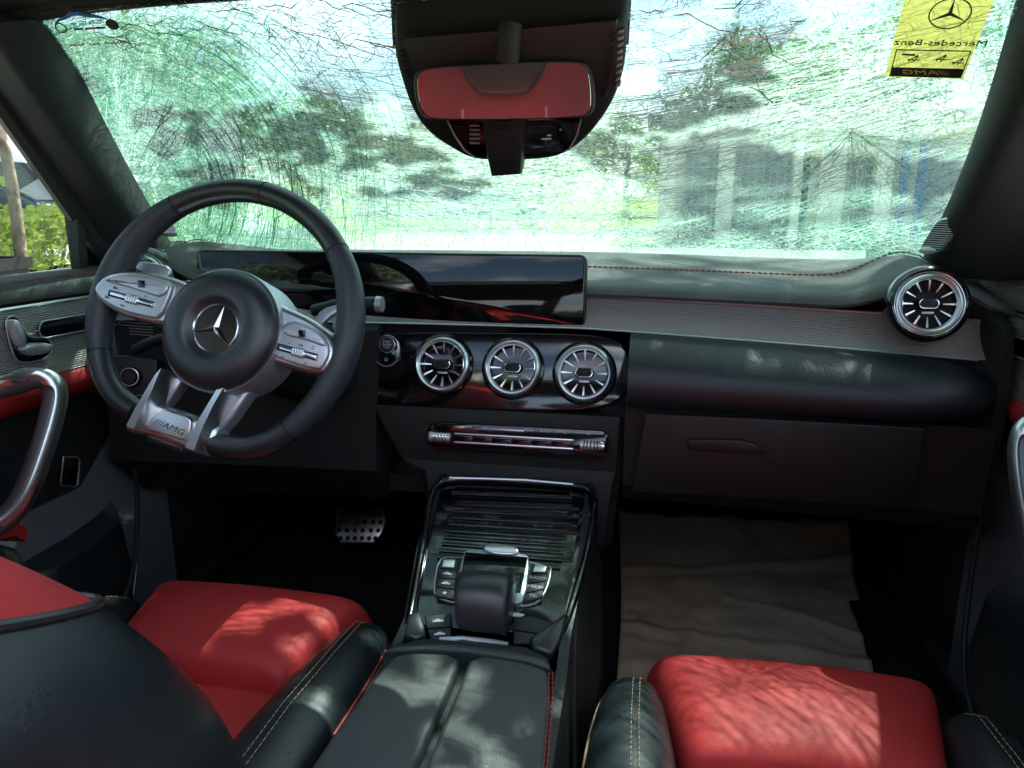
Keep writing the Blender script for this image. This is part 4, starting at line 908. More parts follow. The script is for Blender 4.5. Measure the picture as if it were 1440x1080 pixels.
# ------------------------------------------------------------------ the smashed windscreen
ws = thing('windscreen', (0, 1.25, 1.2), 'smashed laminated windscreen crazed all over with white and green cracks', 'windscreen')
def gl_np(s, t):
    bx, by, bz = .745*s, 1.53-.17*s*s, 1.03+.02*s*s
    hx, hy, hz = .575*s, .915-.02*s*s, 1.368-.016*s*s
    k = .03*4*t*(1-t)
    return np.stack([bx+(hx-bx)*t, by+(hy-by)*t+.49*k, bz+(hz-bz)*t+.87*k], -1)
fN, rN, uN, cN = np.array(_f), np.array(_r), np.array(_u), np.array(CAM)
def pj_np(p):
    d = p-cN; k = d @ fN; return np.stack([720+FPX*(d @ rN)/k, 540-FPX*(d @ uN)/k], -1)
def inv_np(P):
    P = np.asarray(P, float); s = (P[..., 0]-720)/650; t = np.clip((350-P[..., 1])/380, 0, 1)
    for _ in range(14):
        q = pj_np(gl_np(s, t)); e = 1e-4
        js = (pj_np(gl_np(s+e, t))-q)/e; jt = (pj_np(gl_np(s, t+e))-q)/e; r = P-q
        det = js[..., 0]*jt[..., 1]-js[..., 1]*jt[..., 0]; det = np.where(abs(det) < 1e-6, 1e-6, det)
        s = np.clip(s+(r[..., 0]*jt[..., 1]-r[..., 1]*jt[..., 0])/det, -1.6, 1.6); t = np.clip(t+(js[..., 0]*r[..., 1]-js[..., 1]*r[..., 0])/det, -.6, 1.6)
    return s, t
INN = np.array([0, -.49, -.87])
def onglass(P, h=.002):
    s, t = inv_np(P); return gl_np(s, t)+INN*h, (abs(s) < .995) & (t > -.09) & (t < .995)
# glass sheet: clear, tinted, with a crazed haze where it is most broken
T = NT('cracked laminated glass'); tc = T.n('ShaderNodeTexCoord'); ob = tc.outputs['Object']
wn = T.n('ShaderNodeTexNoise', {'Vector': ob, 'Scale': 14, 'Detail': 3}).outputs['Color']
wv = T.n('ShaderNodeVectorMath', {0: wn, 1: (.5, .5, .5)}, operation='SUBTRACT').outputs[0]
wv = T.n('ShaderNodeVectorMath', {0: wv, 'Scale': .06}, operation='SCALE').outputs[0]
pos = T.n('ShaderNodeVectorMath', {0: ob, 1: wv}, operation='ADD').outputs[0]
def edges(scale, wd, vec):
    d = T.n('ShaderNodeTexVoronoi', {'Vector': vec, 'Scale': scale}, feature='DISTANCE_TO_EDGE').outputs[0]
    return T.math('SUBTRACT', 1.0, T.math('MINIMUM', T.math('DIVIDE', d, wd), 1.0))
st2 = T.n('ShaderNodeMapping', {'Vector': pos, 'Rotation': (0, 0, .25), 'Scale': (.35, 1.0, 1.0)}).outputs[0]
e1 = edges(46, .035, pos); e2 = edges(120, .06, st2); e3 = edges(210, .10, pos)
dens = T.n('ShaderNodeTexNoise', {'Vector': ob, 'Scale': 4.2, 'Detail': 5, 'Roughness': .6}).outputs[0]
m1 = T.ramp(dens, [(.25, (.25, .25, .25)), (.75, (1, 1, 1))])
fine = T.math('MULTIPLY', T.math('MAXIMUM', T.math('MULTIPLY', e2, .8), T.math('MULTIPLY', e3, .55)), T.math('ADD', .2, T.math('MULTIPLY', m1, .8)))
lines = T.math('MAXIMUM', T.math('MULTIPLY', e1, T.math('MULTIPLY', m1, .35)), fine)
def scat(col, k):
    a = T.n('ShaderNodeBsdfTranslucent', {0: col}); b = T.n('ShaderNodeBsdfDiffuse', {0: col}); return T.n('ShaderNodeMixShader', {0: k, 1: a.outputs[0], 2: b.outputs[0]}).outputs[0]
lcol = T.mix(m1, (.36, .56, .48), (.12, .46, .31))
fogs = scat(T.mix(m1, (.06, .09, .085), (.035, .085, .065)), .3); lins = scat(lcol, .3)
fog = T.math('ADD', .02, T.math('MULTIPLY', m1, .08)); lfac = T.math('MINIMUM', T.math('MULTIPLY', lines, .45), .85)
bmp = T.n('ShaderNodeBump', {'Height': T.math('ADD', e1, T.math('MULTIPLY', e2, .5)), 'Strength': .9, 'Distance': .002})
cl_ = T.n('ShaderNodeBsdfTransparent', {0: (.34, .445, .42, 1)})
rf = T.n('ShaderNodeBsdfRefraction', {0: (.36, .48, .44, 1), 'Roughness': .03, 'IOR': 1.014, 'Normal': bmp.outputs[0]})
body_ = T.n('ShaderNodeMixShader', {0: .5, 1: cl_.outputs[0], 2: rf.outputs[0]})
gls = T.n('ShaderNodeBsdfGlossy', {0: (1, 1, 1, 1), 'Roughness': .08, 'Normal': bmp.outputs[0]})
g1 = T.n('ShaderNodeMixShader', {0: .035, 1: body_.outputs[0], 2: gls.outputs[0]})
g3 = T.n('ShaderNodeMixShader', {0: fog, 1: g1.outputs[0], 2: fogs})
g2 = T.n('ShaderNodeMixShader', {0: lfac, 1: g3.outputs[0], 2: lins})
T.t.links.new(g2.outputs[0], T.out.inputs[0]); GLS = T.m
mb = MB(); mb.grid(lambda a, b: GLASS(2*a-1, -.10+1.10*b), 48, 32); mb.build('glass_sheet', GLS, ws, 80, recalc=False)
# crack material: fractured glass edges that scatter the light
def crackmat(nm, c, tl=.75, em=0):
    K_ = NT(nm); a = K_.n('ShaderNodeBsdfTranslucent', {0: c+(1,)}); b = K_.n('ShaderNodeBsdfDiffuse', {0: c+(1,)}); g = K_.n('ShaderNodeBsdfGlossy', {0: (1, 1, 1, 1), 'Roughness': .15})
    m = K_.n('ShaderNodeMixShader', {0: 1-tl, 1: a.outputs[0], 2: b.outputs[0]}); m2 = K_.n('ShaderNodeMixShader', {0: .12, 1: m.outputs[0], 2: g.outputs[0]})
    K_.t.links.new(m2.outputs[0], K_.out.inputs[0]); return K_.m
CW = crackmat('crack white', (.90, .95, .93)); CG = crackmat('crack green', (.10, .36, .24)); CT = crackmat('crack pale green', (.22, .46, .36)); CD = mat('crack dark', (.012, .045, .045), .25, rvar=0)
class Ribs:
    def __init__(s): s.v = []; s.f = []
    def add(s, P, w):
        """P: n x 2 pixels measured on the photo, w: width in metres; a thin wedge of broken glass along the crack"""
        G, ok = onglass(P); n = len(G)
        run = []
        for i in range(n+1):
            if i < n and ok[i]: run.append(i)
            else:
                if len(run) > 1: s._seg(G[run], w)
                run = []
    def _seg(s, G, w):
        n = len(G); t = np.gradient(G, axis=0); t /= np.linalg.norm(t, axis=1, keepdims=True)+1e-9
        side = np.cross(t, INN); side /= np.linalg.norm(side, axis=1, keepdims=True)+1e-9
        tp = np.minimum(1, np.minimum(np.arange(n), np.arange(n)[::-1])/(n*.25)+.25)[:, None]*w/2
        b = len(s.v); s.v += list(map(tuple, G-side*tp))+list(map(tuple, G+side*tp))+list(map(tuple, G+INN*w*.5))
        for i in range(n-1):
            s.f += [[b+i, b+i+1, b+2*n+i+1, b+2*n+i], [b+n+i+1, b+n+i, b+2*n+i, b+2*n+i+1]]
    def build(s, nm, m):
        me = bpy.data.meshes.new(nm); me.from_pydata(s.v, [], s.f); me.materials.append(m)
        o = bpy.data.objects.new(nm, me); COL.objects.link(o); o.parent = ws; o.location = -OFF[ws.name]; o['kind'] = 'stuff'; return o
I1 = np.array([175., 285.]); I2 = np.array([1200., 185.]); I3 = np.array([730., 330.])
def field(p):
    """run of the cracks over the pane: rings round the blow on the left, near-level fans across the middle, rising to the right"""
    d = p-I1; r = np.hypot(*d)+1e-6
    ringd = np.array([-d[1], d[0]])/r
    if ringd[1] < 0: ringd = -ringd
    radd = d/r
    x, y = p
    lev = math.radians(np.interp(x, [250, 420, 560, 700, 880, 1000, 1200, 1440], [16, 14, 8, 2, -6, -13, -17, -20]) + .03*(y-200)*np.interp(x, [300, 600, 900], [1, .5, -.4]))
    lv = np.array([math.cos(lev), math.sin(lev)])
    return ringd, radd, lv
rw, rg, rt2, rd = Ribs(), Ribs(), Ribs(), Ribs()
def trace(p, mode, L, jit, step=9):
    pts = [np.array(p, float)]; ph = rng.normal(0, .08)
    for _ in range(max(2, int(L/step))):
        ringd, radd, lv = field(pts[-1]); d = {'ring': ringd, 'rad': radd, 'lev': lv}[mode] if isinstance(mode, str) else np.array(mode)
        a = ph+rng.normal(0, jit); c, s = math.cos(a), math.sin(a); d = np.array([d[0]*c-d[1]*s, d[0]*s+d[1]*c]); ph += rng.normal(0, .03)
        pts.append(pts[-1]+d*step)
    return np.array(pts)
U = rng.uniform
for _ in range(1900):    # bright level streaks, middle and right
    x, y = U(330, 1430), np.clip(rng.normal(205, 85), -60, 350)
    rw.add(trace((x, y), 'lev', rng.gamma(2.5, 62), .022), rng.choice([.0005, .0008, .0012, .0019], p=[.5, .32, .14, .04]))
for cx, cy, sx_, sy_, n in ((470, 215, 75, 40, 130), (700, 290, 140, 30, 110), (1110, 120, 130, 55, 90), (1180, 178, 120, 14, 60), (560, 300, 60, 30, 40), (960, 60, 60, 50, 30), (1310, 100, 60, 70, 40)):   # denser bundles
    for _ in range(n):
        rw.add(trace((rng.normal(cx, sx_), rng.normal(cy, sy_)), 'lev', rng.gamma(2.4, 46), .03, 7), rng.choice([.0004, .0007, .0011], p=[.55, .37, .08]))
for _ in range(650):    # long arcs round the left-hand blow
    a, r = U(-2.2, .6), rng.normal(230, 95); p = I1+np.array([math.cos(a), math.sin(a)])*abs(r)
    (rg if U() < .5 else rt2).add(trace(p, 'ring', rng.gamma(2.6, 66), .03), rng.choice([.0006, .0009, .0014], p=[.5, .35, .15]))
for _ in range(480):    # rays of the left-hand blow
    a, r = U(-3.1, .7), abs(rng.normal(90, 80))+12; p = I1+np.array([math.cos(a), math.sin(a)])*r
    (rt2 if U() < .6 else rw).add(trace(p, 'rad', rng.gamma(2, 32), .12, 7), rng.choice([.0005, .0008, .0012], p=[.5, .35, .15]))
for cx, cy, R_, n, a0, a1 in ((1200, 185, 110, 70, -.1, 3.2), (1030, 70, 70, 30, -3.14, 3.14), (880, 300, 60, 34, -3.14, 3.14), (1330, 290, 60, 30, 0, 6.28), (300, 330, 70, 50, 0, 6.28)):   # smaller stars
    for _ in range(n):
        a = U(a0, a1); p = np.array([cx, cy])+rng.normal(0, 5, 2)
        (rd if U() < .28 else (rg if U() < .5 else rt2)).add(trace(p, (math.cos(a), math.sin(a)), rng.gamma(2.4, R_*.4), .06, 6), rng.choice([.0003, .0005, .0008]))
for _ in range(12500):   # short crazing everywhere, thickest on the left and along the bottom
    if U() < .42: x, y = np.clip(rng.normal(235, 95), 40, 520), U(20, 350)
    elif U() < .15: x, y = U(200, 1400), 350-abs(rng.normal(0, 55))
    else: x, y = U(60, 1440), U(-40, 350)
    if (985 < x < 1390 and 195 < y < 338 and U() < .4): continue
    ringd, radd, lv = field(np.array([x, y])); a = math.atan2(lv[1], lv[0])+rng.normal(0, .9)
    (rg, rt2, rw)[rng.choice(3, p=[.45, .35, .2])].add(trace((x, y), (math.cos(a), math.sin(a)), U(8, 40), .3, 6), U(.0003, .0008))
for _ in range(115):    # dark fractures under the roof edge and right of the housing
    if U() < .6: x, y, a0 = U(120, 560), U(-6, 58), .22
    elif U() < .7: x, y, a0 = U(880, 1120), U(0, 125), U(-.9, .9)
    else: x, y, a0 = U(150, 1400), U(0, 330), U(-1.5, 1.5)
    pts = [np.array([x, y])]; a = a0
    for _k in range(rng.integers(3, 8)):
        a = a0+rng.choice([0, 0, .25, -.5, .9, -1.0])*U(.3, 1); pts.append(pts[-1]+np.array([math.cos(a), math.sin(a)])*U(7, 22))
    P = np.array(pts); P = np.concatenate([np.linspace(P[i], P[i+1], 3, endpoint=False) for i in range(len(P)-1)]+[P[-1:]])
    rd.add(P, rng.choice([.0006, .001, .0016], p=[.5, .35, .15]))
for _ in range(350):    # hair-thin dark lines between the shards
    x, y = U(70, 1430), U(0, 345); ringd, radd, lv = field(np.array([x, y])); a = math.atan2(lv[1], lv[0])+rng.normal(0, .7) if x > 420 else math.atan2(ringd[1], ringd[0])+rng.normal(0, .3)
    rd.add(trace((x, y), (math.cos(a), math.sin(a)), U(15, 70), .18, 6), U(.0003, .0006))
rw.build('white_cracks', CW); rg.build('green_cracks', CG); rt2.build('pale_cracks', CT); rd.build('dark_cracks', CD)
# tiny white chips put in as sparkles on the inner face
ch = Ribs()
for _ in range(700):
    x, y = (U(70, 1430), U(0, 350)) if U() < .4 else (rng.normal(*[(300, 120), (620, 120), (1150, 140)][rng.integers(3)]), rng.normal(230, 70))
    G, ok = onglass(np.array([[x, y]]), .0035)
    if not ok[0]: continue
    c = G[0]; r = U(.0008, .0026); b = len(ch.v)
    ax = rng.normal(0, 1, (3, 3)); ax /= np.linalg.norm(ax, axis=1, keepdims=True)
    ch.v += [tuple(c+ax[0]*r), tuple(c+ax[1]*r), tuple(c+ax[2]*r*.8), tuple(c-(ax[0]+ax[1])*r*.5)]; ch.f += [[b, b+1, b+2], [b, b+2, b+3], [b, b+3, b+1], [b+1, b+3, b+2]]
ch.build('sparkle_chips', CW)

def onpane(px, py, h): 
    G, _ = onglass(np.array([[px, py]], float), h); return V(G[0])
def sheet(nm, quad, h, m, parent, n=10, solid=0):
    a, b, c, d = [V((x, y, 0)) for x, y in quad]; mb = MB()
    mb.grid(lambda u, v: (lambda q: onpane(q.x, q.y, h))(a.lerp(b, u).lerp(d.lerp(c, u), v)), n, n); return mb.build(nm, m, parent, 80, solid=solid)
sheet('black_print_band', [(545, -70), (892, -70), (884, 66), (552, 70)], -.003, mat('black glass print', (.004, .005, .006), .25), ws, 10)
gb2 = Ribs()
for _ in range(120):
    x, y = U(556, 880), np.clip(rng.normal(12, 22), -20, 62); gb2.add(trace((x, y), (math.cos(.35+rng.normal(0, .5)), math.sin(.35+rng.normal(0, .5))), U(8, 34), .3, 5), U(.0006, .0022))
gb2.build('white_cracks', CW)
YP = NT('yellow paper'); a = YP.n('ShaderNodeBsdfTranslucent', {0: (.60, .54, .15, 1)}); b = YP.n('ShaderNodeBsdfDiffuse', {0: (.62, .56, .20, 1)}); m = YP.n('ShaderNodeMixShader', {0: .45, 1: a.outputs[0], 2: b.outputs[0]}); YP.t.links.new(m.outputs[0], YP.out.inputs[0]); YP = YP.m
INK = mat('black ink', (.012, .013, .016), .6, rvar=0); INKB = mat('blue ink', (.02, .14, .38), .6, rvar=0); INKR = mat('red ink', (.42, .05, .06), .6, rvar=0)
tag = thing('paper_tag', onpane(1325, 50, .004), 'yellow paper tag with star emblem and mirrored lettering at the top corner of the windscreen', 'tag')
A0, B0, C0, D0 = (1278, -32), (1408, -32), (1354, 107), (1244, 104)
sheet('tag_paper', [A0, B0, C0, D0], .0040, YP, tag, 10)
def TQ(u, v): a = V((*A0, 0)).lerp(V((*B0, 0)), u); b = V((*D0, 0)).lerp(V((*C0, 0)), u); q = a.lerp(b, v); return q.x, q.y
def tq(u, v, h=.0046): return onpane(*TQ(u, v), h)
def tline(nm, uv, w, m=INK): 
    return MB().tube([tq(u, v) for u, v in uv], w, 5).build(nm, m, tag)
MB().tube([tq(.56+.235*math.cos(t), .335+.155*math.sin(t)) for t in [2*math.pi*k/40 for k in range(40)]], .0008, 5, True).build('emblem_ring', INK, tag)
for k in range(3):
    t = -math.pi/2+2*math.pi*k/3; c0 = tq(.56, .335)
    MB().tube([c0, tq(.56+.22*math.cos(t), .335+.145*math.sin(t))], [.0022, .0004], 5).build('emblem_arm', INK, tag)
fm = thing  # (kept short: frame of the printed table)
for uv in ([(.06, .715), (.96, .715)], [(.06, .715), (.06, .985)], [(.96, .715), (.96, .985)]): tline('table_line', uv, .0007)
mb = MB(); mb.grid(lambda u, v: tq(.055+.91*u, .895+.095*v, .0046), 8, 3); mb.build('black_band', INK, tag, 80)
def ttext(body, u, v, size, m, shear=0, sx=1.0, nm='tag_lettering'):
    o = tq(u, v, .0050); xx = tq(u-.1, v, .0050)-o; yy = tq(u, v-.1, .0050)-o; zz = xx.cross(yy).normalized(); xx.normalize()   # mirrored: read from outside
    yv = zz.cross(xx); yd = yy.normalized()
    M = Matrix(((xx.x, yd.x, zz.x, o.x), (xx.y, yd.y, zz.y, o.y), (xx.z, yd.z, zz.z, o.z), (0, 0, 0, 1)))
    return text(nm, body, M, size, m, tag, shear=shear, sx=sx)
ttext('Mercedes-Benz', .56, .635, .0158, INK)
GOLD = mat('yellow print', (.62, .52, .16), .6, rvar=0); ttext('AMG', .44, .940, .0125, GOLD, .25, 1.5); ttext('////', .72, .940, .011, GOLD, .3, 1.2)
for u, v in ((.30, .80), (.64, .79), (.86, .82)):
    pts = [(u+.10*math.sin(1.7*k)*(.3+k/8), v+.035*math.cos(2.3*k)) for k in range(7)]; tline('pen_stroke', pts, .0007)
tline('pen_stroke', [(.14, .76), (.30, .765)], .0012)
car_ = thing('car_sticker', onpane(122, 30, .004), 'small car-shaped sticker in blue with black wheels, red print under it', 'sticker')
def cq(px, py): return onpane(px, py, .0046)
MB().tube([cq(*p) for p in ((79, 29), (84, 24), (94, 20), (101, 15), (112, 14), (124, 17), (138, 19), (152, 22))], [.0008, .0016, .0022, .0026, .0030, .0026, .0018, .0008], 6).build('roof_outline', INKB, car_)
for cx, cy, rx, ry, f in ((87, 35, 8, 6, 0), (159, 30, 8.5, 6.3, 1)):
    if f: MB().prism([cq(cx+rx*math.cos(t), cy+ry*math.sin(t)+.32*rx*math.cos(t)) for t in [2*math.pi*k/24 for k in range(24)]], V(INN)*.0006, 0).build('wheel_print', INK, car_)
    MB().tube([cq(cx+rx*math.cos(t), cy+ry*math.sin(t)+.32*rx*math.cos(t)) for t in [2*math.pi*k/24 for k in range(24)]], .0009, 5, True).build('wheel_outline', INK, car_)
def ctext(body, px, py, size, m, sx=1.0):
    o = cq(px, py); xx = (cq(px-8, py+1)-o).normalized(); yd = (cq(px+.5, py-6)-o).normalized(); zz = xx.cross(yd)
    M = Matrix(((xx.x, yd.x, zz.x, o.x), (xx.y, yd.y, zz.y, o.y), (xx.z, yd.z, zz.z, o.z), (0, 0, 0, 1))); return text('sticker_lettering', body, M, size, m, car_, sx=sx)
ctext('汽车服务', 123, 28.5, .0125, INKB)
for x0, x1, y, m in ((106, 118, 37, INKB), (121, 135, 36, INKR), (136, 149, 35, INK)): MB().tube([cq(x0, y), cq((x0+x1)/2, y-.3), cq(x1, y-.6)], .0014, 5).build('sticker_bar', m, car_)
for k in range(15):
    x = 100+5.4*k; 
    if k in (4, 8): continue
    MB().tube([cq(x, 60-.28*k+U(-1.2, 1)), cq(x+2.2, 58.5-.28*k+U(-1.5, 1)), cq(x+4, 60-.28*k+U(-1, 1.6))], .0009, 4).build('red_print', INKR, car_)

# ------------------------------------------------------------------ outside
def leafmat(nm, c, tl=.4, v=.35):
    K_ = NT(nm); ge = K_.n('ShaderNodeNewGeometry'); nz = K_.n('ShaderNodeTexNoise', {'Vector': ge.outputs['Position'], 'Scale': 3.1, 'Detail': 6, 'Roughness': .75}).outputs[0]
    col_ = K_.mix(K_.ramp(nz, [(.3, (0, 0, 0)), (.7, (1, 1, 1))]), tuple(k*(1-v) for k in c), (c[0]*(1+v*1.3), c[1]*(1+v), c[2]*(1+v*.3)))
    a = K_.n('ShaderNodeBsdfDiffuse', {0: col_}); b = K_.n('ShaderNodeBsdfTranslucent', {0: col_}); m = K_.n('ShaderNodeMixShader', {0: tl, 1: a.outputs[0], 2: b.outputs[0]})
    g = K_.n('ShaderNodeBsdfGlossy', {0: (1, 1, 1, 1), 'Roughness': .4}); m2 = K_.n('ShaderNodeMixShader', {0: .05, 1: m.outputs[0], 2: g.outputs[0]}); K_.t.links.new(m2.outputs[0], K_.out.inputs[0]); return K_.m
LEAF1 = leafmat('foliage mid green', (.10, .175, .025)); LEAF2 = leafmat('foliage dark green', (.09, .16, .025)); LEAF3 = leafmat('foliage yellow green', (.16, .235, .03))
HEDGE = leafmat('hedge foliage', (.17, .25, .035), .4, .4)
BARK = mat('bark', (.20, .155, .115), .9, bump=('noise', 22, .8, .02), var=.4, vscale=12)
PAVE = mat('pale paving', (.30, .30, .27), .85, bump=('noise', 30, .3, .01), var=.15, vscale=1.3); GRASS = mat('grass', (.14, .21, .035), .95, bump=('noise', 14, .8, .05), var=.35, vscale=.9)
ASPH = mat('asphalt', (.055, .056, .058), .9, bump=('noise', 60, .4, .01), var=.2)
WALLW = mat('white render', (.86, .83, .70), .85, var=.08, vscale=.8); WALLG = mat('grey cladding', (.36, .37, .38), .7, var=.08, vscale=.6); WALLD = mat('dark grey band', (.13, .13, .14), .7)
YEL = mat('faded yellow fascia', (.74, .60, .26), .8, var=.12); BLUE = mat('blue window frame', (.05, .16, .42), .5); GRILL = mat('grey steel bars', (.50, .52, .50), .6)
DGL = mat('dark window pane', (.02, .025, .028), .08, ior=1.6); ROOFM = mat('dark roofing', (.10, .10, .10), .85)
def flat(nm, x0, y0, x1, y1, z, m, n=8):
    mb = MB(); mb.grid(lambda a, b: V((x0+(x1-x0)*a, y0+(y1-y0)*b, z)), n, n); o = mb.build(nm, m, None, 80, recalc=False); o['kind'] = 'structure'; return o
flat('ground', -600, -600, 600, 900, 0, GRASS, 24)
flat('car_park', -6, -14, 30, 17.5, .004, PAVE, 6)
flat('road', -60, 24, 60, 31, .008, ASPH, 6)
def tree(x, y, h, cr, label, m, tr_=.10, nl=1500, ls=.16, lean=0, clear=.42, group=None, ncl=26, flatk=.8):
    rt = thing('tree', (x, y, 0), label, 'tree', group); base = V((x, y, 0)); top = base+V((lean, 0, h*clear))
    pts = [base.lerp(top, k/5)+V((noise.noise(V((x, k*.7, y)))*tr_*.9, noise.noise(V((y, k*.7, x)))*tr_*.9, 0))*(k > 0) for k in range(6)]
    mb = MB(); mb.tube(pts, [tr_*(1.25-.5*k/5) for k in range(6)], 9); cen = base+V((lean*1.3, 0, h-cr*flatk))
    cl = []
    for k in range(ncl):
        d = V((random.gauss(0, 1), random.gauss(0, 1), random.gauss(.15, .8))).normalized()*(random.uniform(.35, 1)**.6); c = cen+V((d.x*cr, d.y*cr, d.z*cr*flatk)); cl.append((c, random.uniform(.26, .46)*cr))
        if k < 11: mid = pts[-1].lerp(c, .5)+V((0, 0, -.06*cr)); mb.tube([pts[-1]-V((0, 0, .1)), mid, c], [tr_*.5, tr_*.26, tr_*.08], 6)
    mb.build('trunk', BARK, rt, 70)
    vs = []; fs = []
    for i in range(nl):
        c, r = cl[i % ncl]; d = V((random.gauss(0, 1), random.gauss(0, 1), random.gauss(0, .8))); d = d.normalized()*r*random.uniform(.2, 1)**.5; p = c+d
        a = V((random.gauss(0, 1), random.gauss(0, 1), random.gauss(0, .6))).normalized(); b = a.orthogonal().normalized(); b = b*math.cos(i)+a.cross(b)*math.sin(i); l = ls*random.uniform(.6, 1.3)
        k = len(vs); vs += [p-a*l*.5, p+b*l*.28, p+a*l*.5, p-b*l*.28]; fs.append([k, k+1, k+2, k+3])
    m_ = MB(); m_.add(vs, fs); m_.build('crown', m, rt, 80, recalc=False, smooth=False)
    return rt
def at(px, y): return PY(px, 278, y).x
G_ = 'trees beyond the car park'
tree(at(455, 15.5), 15.5, 3.15, 1.35, 'round dark green tree seen through the middle of the cracked pane, right of the wheel', LEAF2, .14, 3200, .20, ncl=34)
tree(at(275, 19), 19, 5.6, 1.6, 'tall thin tree rising highest behind the left part of the pane', LEAF1, .12, 900, .26, ncl=16, clear=.6)
tree(at(640, 34), 34, 4.6, 2.4, 'pale roadside tree behind the mirror foot', LEAF3, .16, 1600, .34)
tree(at(1040, 21), 21, 4.9, 1.9, 'leafy tree rising over the shopfront end nearest the mirror', LEAF1, .14, 2400, .24)
tree(at(1190, 24), 24, 6.2, 2.3, 'broad green tree behind the middle of the shopfront', LEAF1, .16, 2600, .28)
tree(at(1400, 13), 13, 5.2, 1.5, 'bright yellow green tree directly behind the yellow tag', LEAF3, .12, 1800, .20)
for i, (px, y, h, r, m, lb) in enumerate(((180, 44, 5.0, 2.6, LEAF1, 'far tree on the left edge of the treeline'), (330, 50, 6.4, 3.2, LEAF2, 'far dark tree behind the tall thin tree'), (560, 46, 5.4, 2.8, LEAF2, 'far dark tree at the right of the round tree'), (760, 55, 6.6, 3.4, LEAF1, 'far tree just right of the sensor housing'), (880, 48, 6.0, 3.0, LEAF3, 'far yellowish tree left of the shopfront'), (80, 60, 7, 3.4, LEAF2, 'far tree hidden mostly by the left pillar'))):
    tree(at(px, y), y, h, r, lb, m, .2, 1300, .5, group=G_)
# the tree that throws leaf and branch shade over the dashboard
shade = tree(2.5, 3.55, 5.45, .55, 'shade tree beside the bonnet, above the picture, dappling the dashboard', LEAF1, .09, 500, .12, lean=-.2, clear=.55, ncl=16)
mb = MB()
for k in range(13):
    a = V((random.uniform(.98, 1.15), random.uniform(3.5, 3.85), 4.9)); b = a+V((random.uniform(.35, .9), random.uniform(-.45, .55), random.uniform(-.1, .35))); c = a.lerp(b, .5)+V((random.uniform(-.08, .08), random.uniform(-.08, .08), .05))
    r = random.choice((.006, .009, .014, .022)); mb.tube([a, c, b], [r, r*.75, r*.3], 6)
mb.build('branches', BARK, shade)
vs = []; fs = []
for i in range(420):  # unseen leaves added to break the sun falling through the sunroof
    c_ = ((.85, 2.35, 5.0), (1.3, 2.55, 5.2), (.5, 2.75, 4.9), (.9, 1.85, 5.1))[i % 4]; p = V(c_)+V((random.gauss(0, .2), random.gauss(0, .2), random.gauss(0, .15)))
    a = V((random.gauss(0, 1), random.gauss(0, 1), random.gauss(0, .6))).normalized(); b = a.orthogonal().normalized(); k = len(vs); l = random.uniform(.06, .13)
    vs += [p-a*l*.5, p+b*l*.28, p+a*l*.5, p-b*l*.28]; fs.append([k, k+1, k+2, k+3])
m_ = MB(); m_.add(vs, fs); m_.build('crown', LEAF1, shade, 80, recalc=False, smooth=False)
# low unseen branch added over the windscreen, gaps shaped to pass sun patches
MB().tube([V((2.45, 3.5, 3.3)), V((1.4, 2.25, 3.1)), V((.6, 1.65, 2.8)), V((-.2, 1.75, 2.72))], [.03, .016, .010, .005], 7).build('added_bough', BARK, shade)
gaps = [(.40, 1.915, .075, .05), (.36, 1.885, .05, .03), (.515, 1.80, .035, .03), (.55, 1.76, .02, .02), (.24, 2.13, .04, .035), (.03, 2.12, .03, .02), (-.02, 2.16, .03, .03), (.12, 2.0, .015, .03)]
vs = []; fs = []
while len(fs) < 490:
    p = V((random.uniform(.02, .62), random.uniform(1.55, 2.05), 2.62+random.gauss(0, .05))) if len(fs) < 430 else V((random.uniform(-.25, .3), random.uniform(1.95, 2.25), 2.62+random.gauss(0, .05)))
    if any(((p.x-gx_)/(rx_+.035))**2+((p.y-gy_)/(ry_+.035))**2 < 1 for gx_, gy_, rx_, ry_ in gaps): continue
    a = V((random.gauss(0, 1), random.gauss(0, 1), random.gauss(0, .3))).normalized(); b = a.cross(V((random.gauss(0, .3), random.gauss(0, .3), 1))).normalized(); k = len(vs); l = random.uniform(.07, .12)
    vs += [p-a*l*.5, p-a*l*.1+b*l*.26, p+a*l*.5, p-a*l*.1-b*l*.26]; fs.append([k, k+1, k+2, k+3])
for i in range(150):  # extra strip of unseen leaves added to shade the padded roll
    p = V((random.uniform(.42, 1.15), random.uniform(2.11, 2.2), 2.62+random.gauss(0, .02))); a = V((random.gauss(0, 1), random.gauss(0, .5), random.gauss(0, .3))).normalized(); b = a.cross(V((0, 0, 1))).normalized(); k = len(vs); l = random.uniform(.05, .08)
    vs += [p-a*l*.5, p-a*l*.1+b*l*.28, p+a*l*.5, p-a*l*.1-b*l*.28]; fs.append([k, k+1, k+2, k+3])
m_ = MB(); m_.add(vs, fs); m_.build('crown', LEAF1, shade, 80, recalc=False, smooth=False)
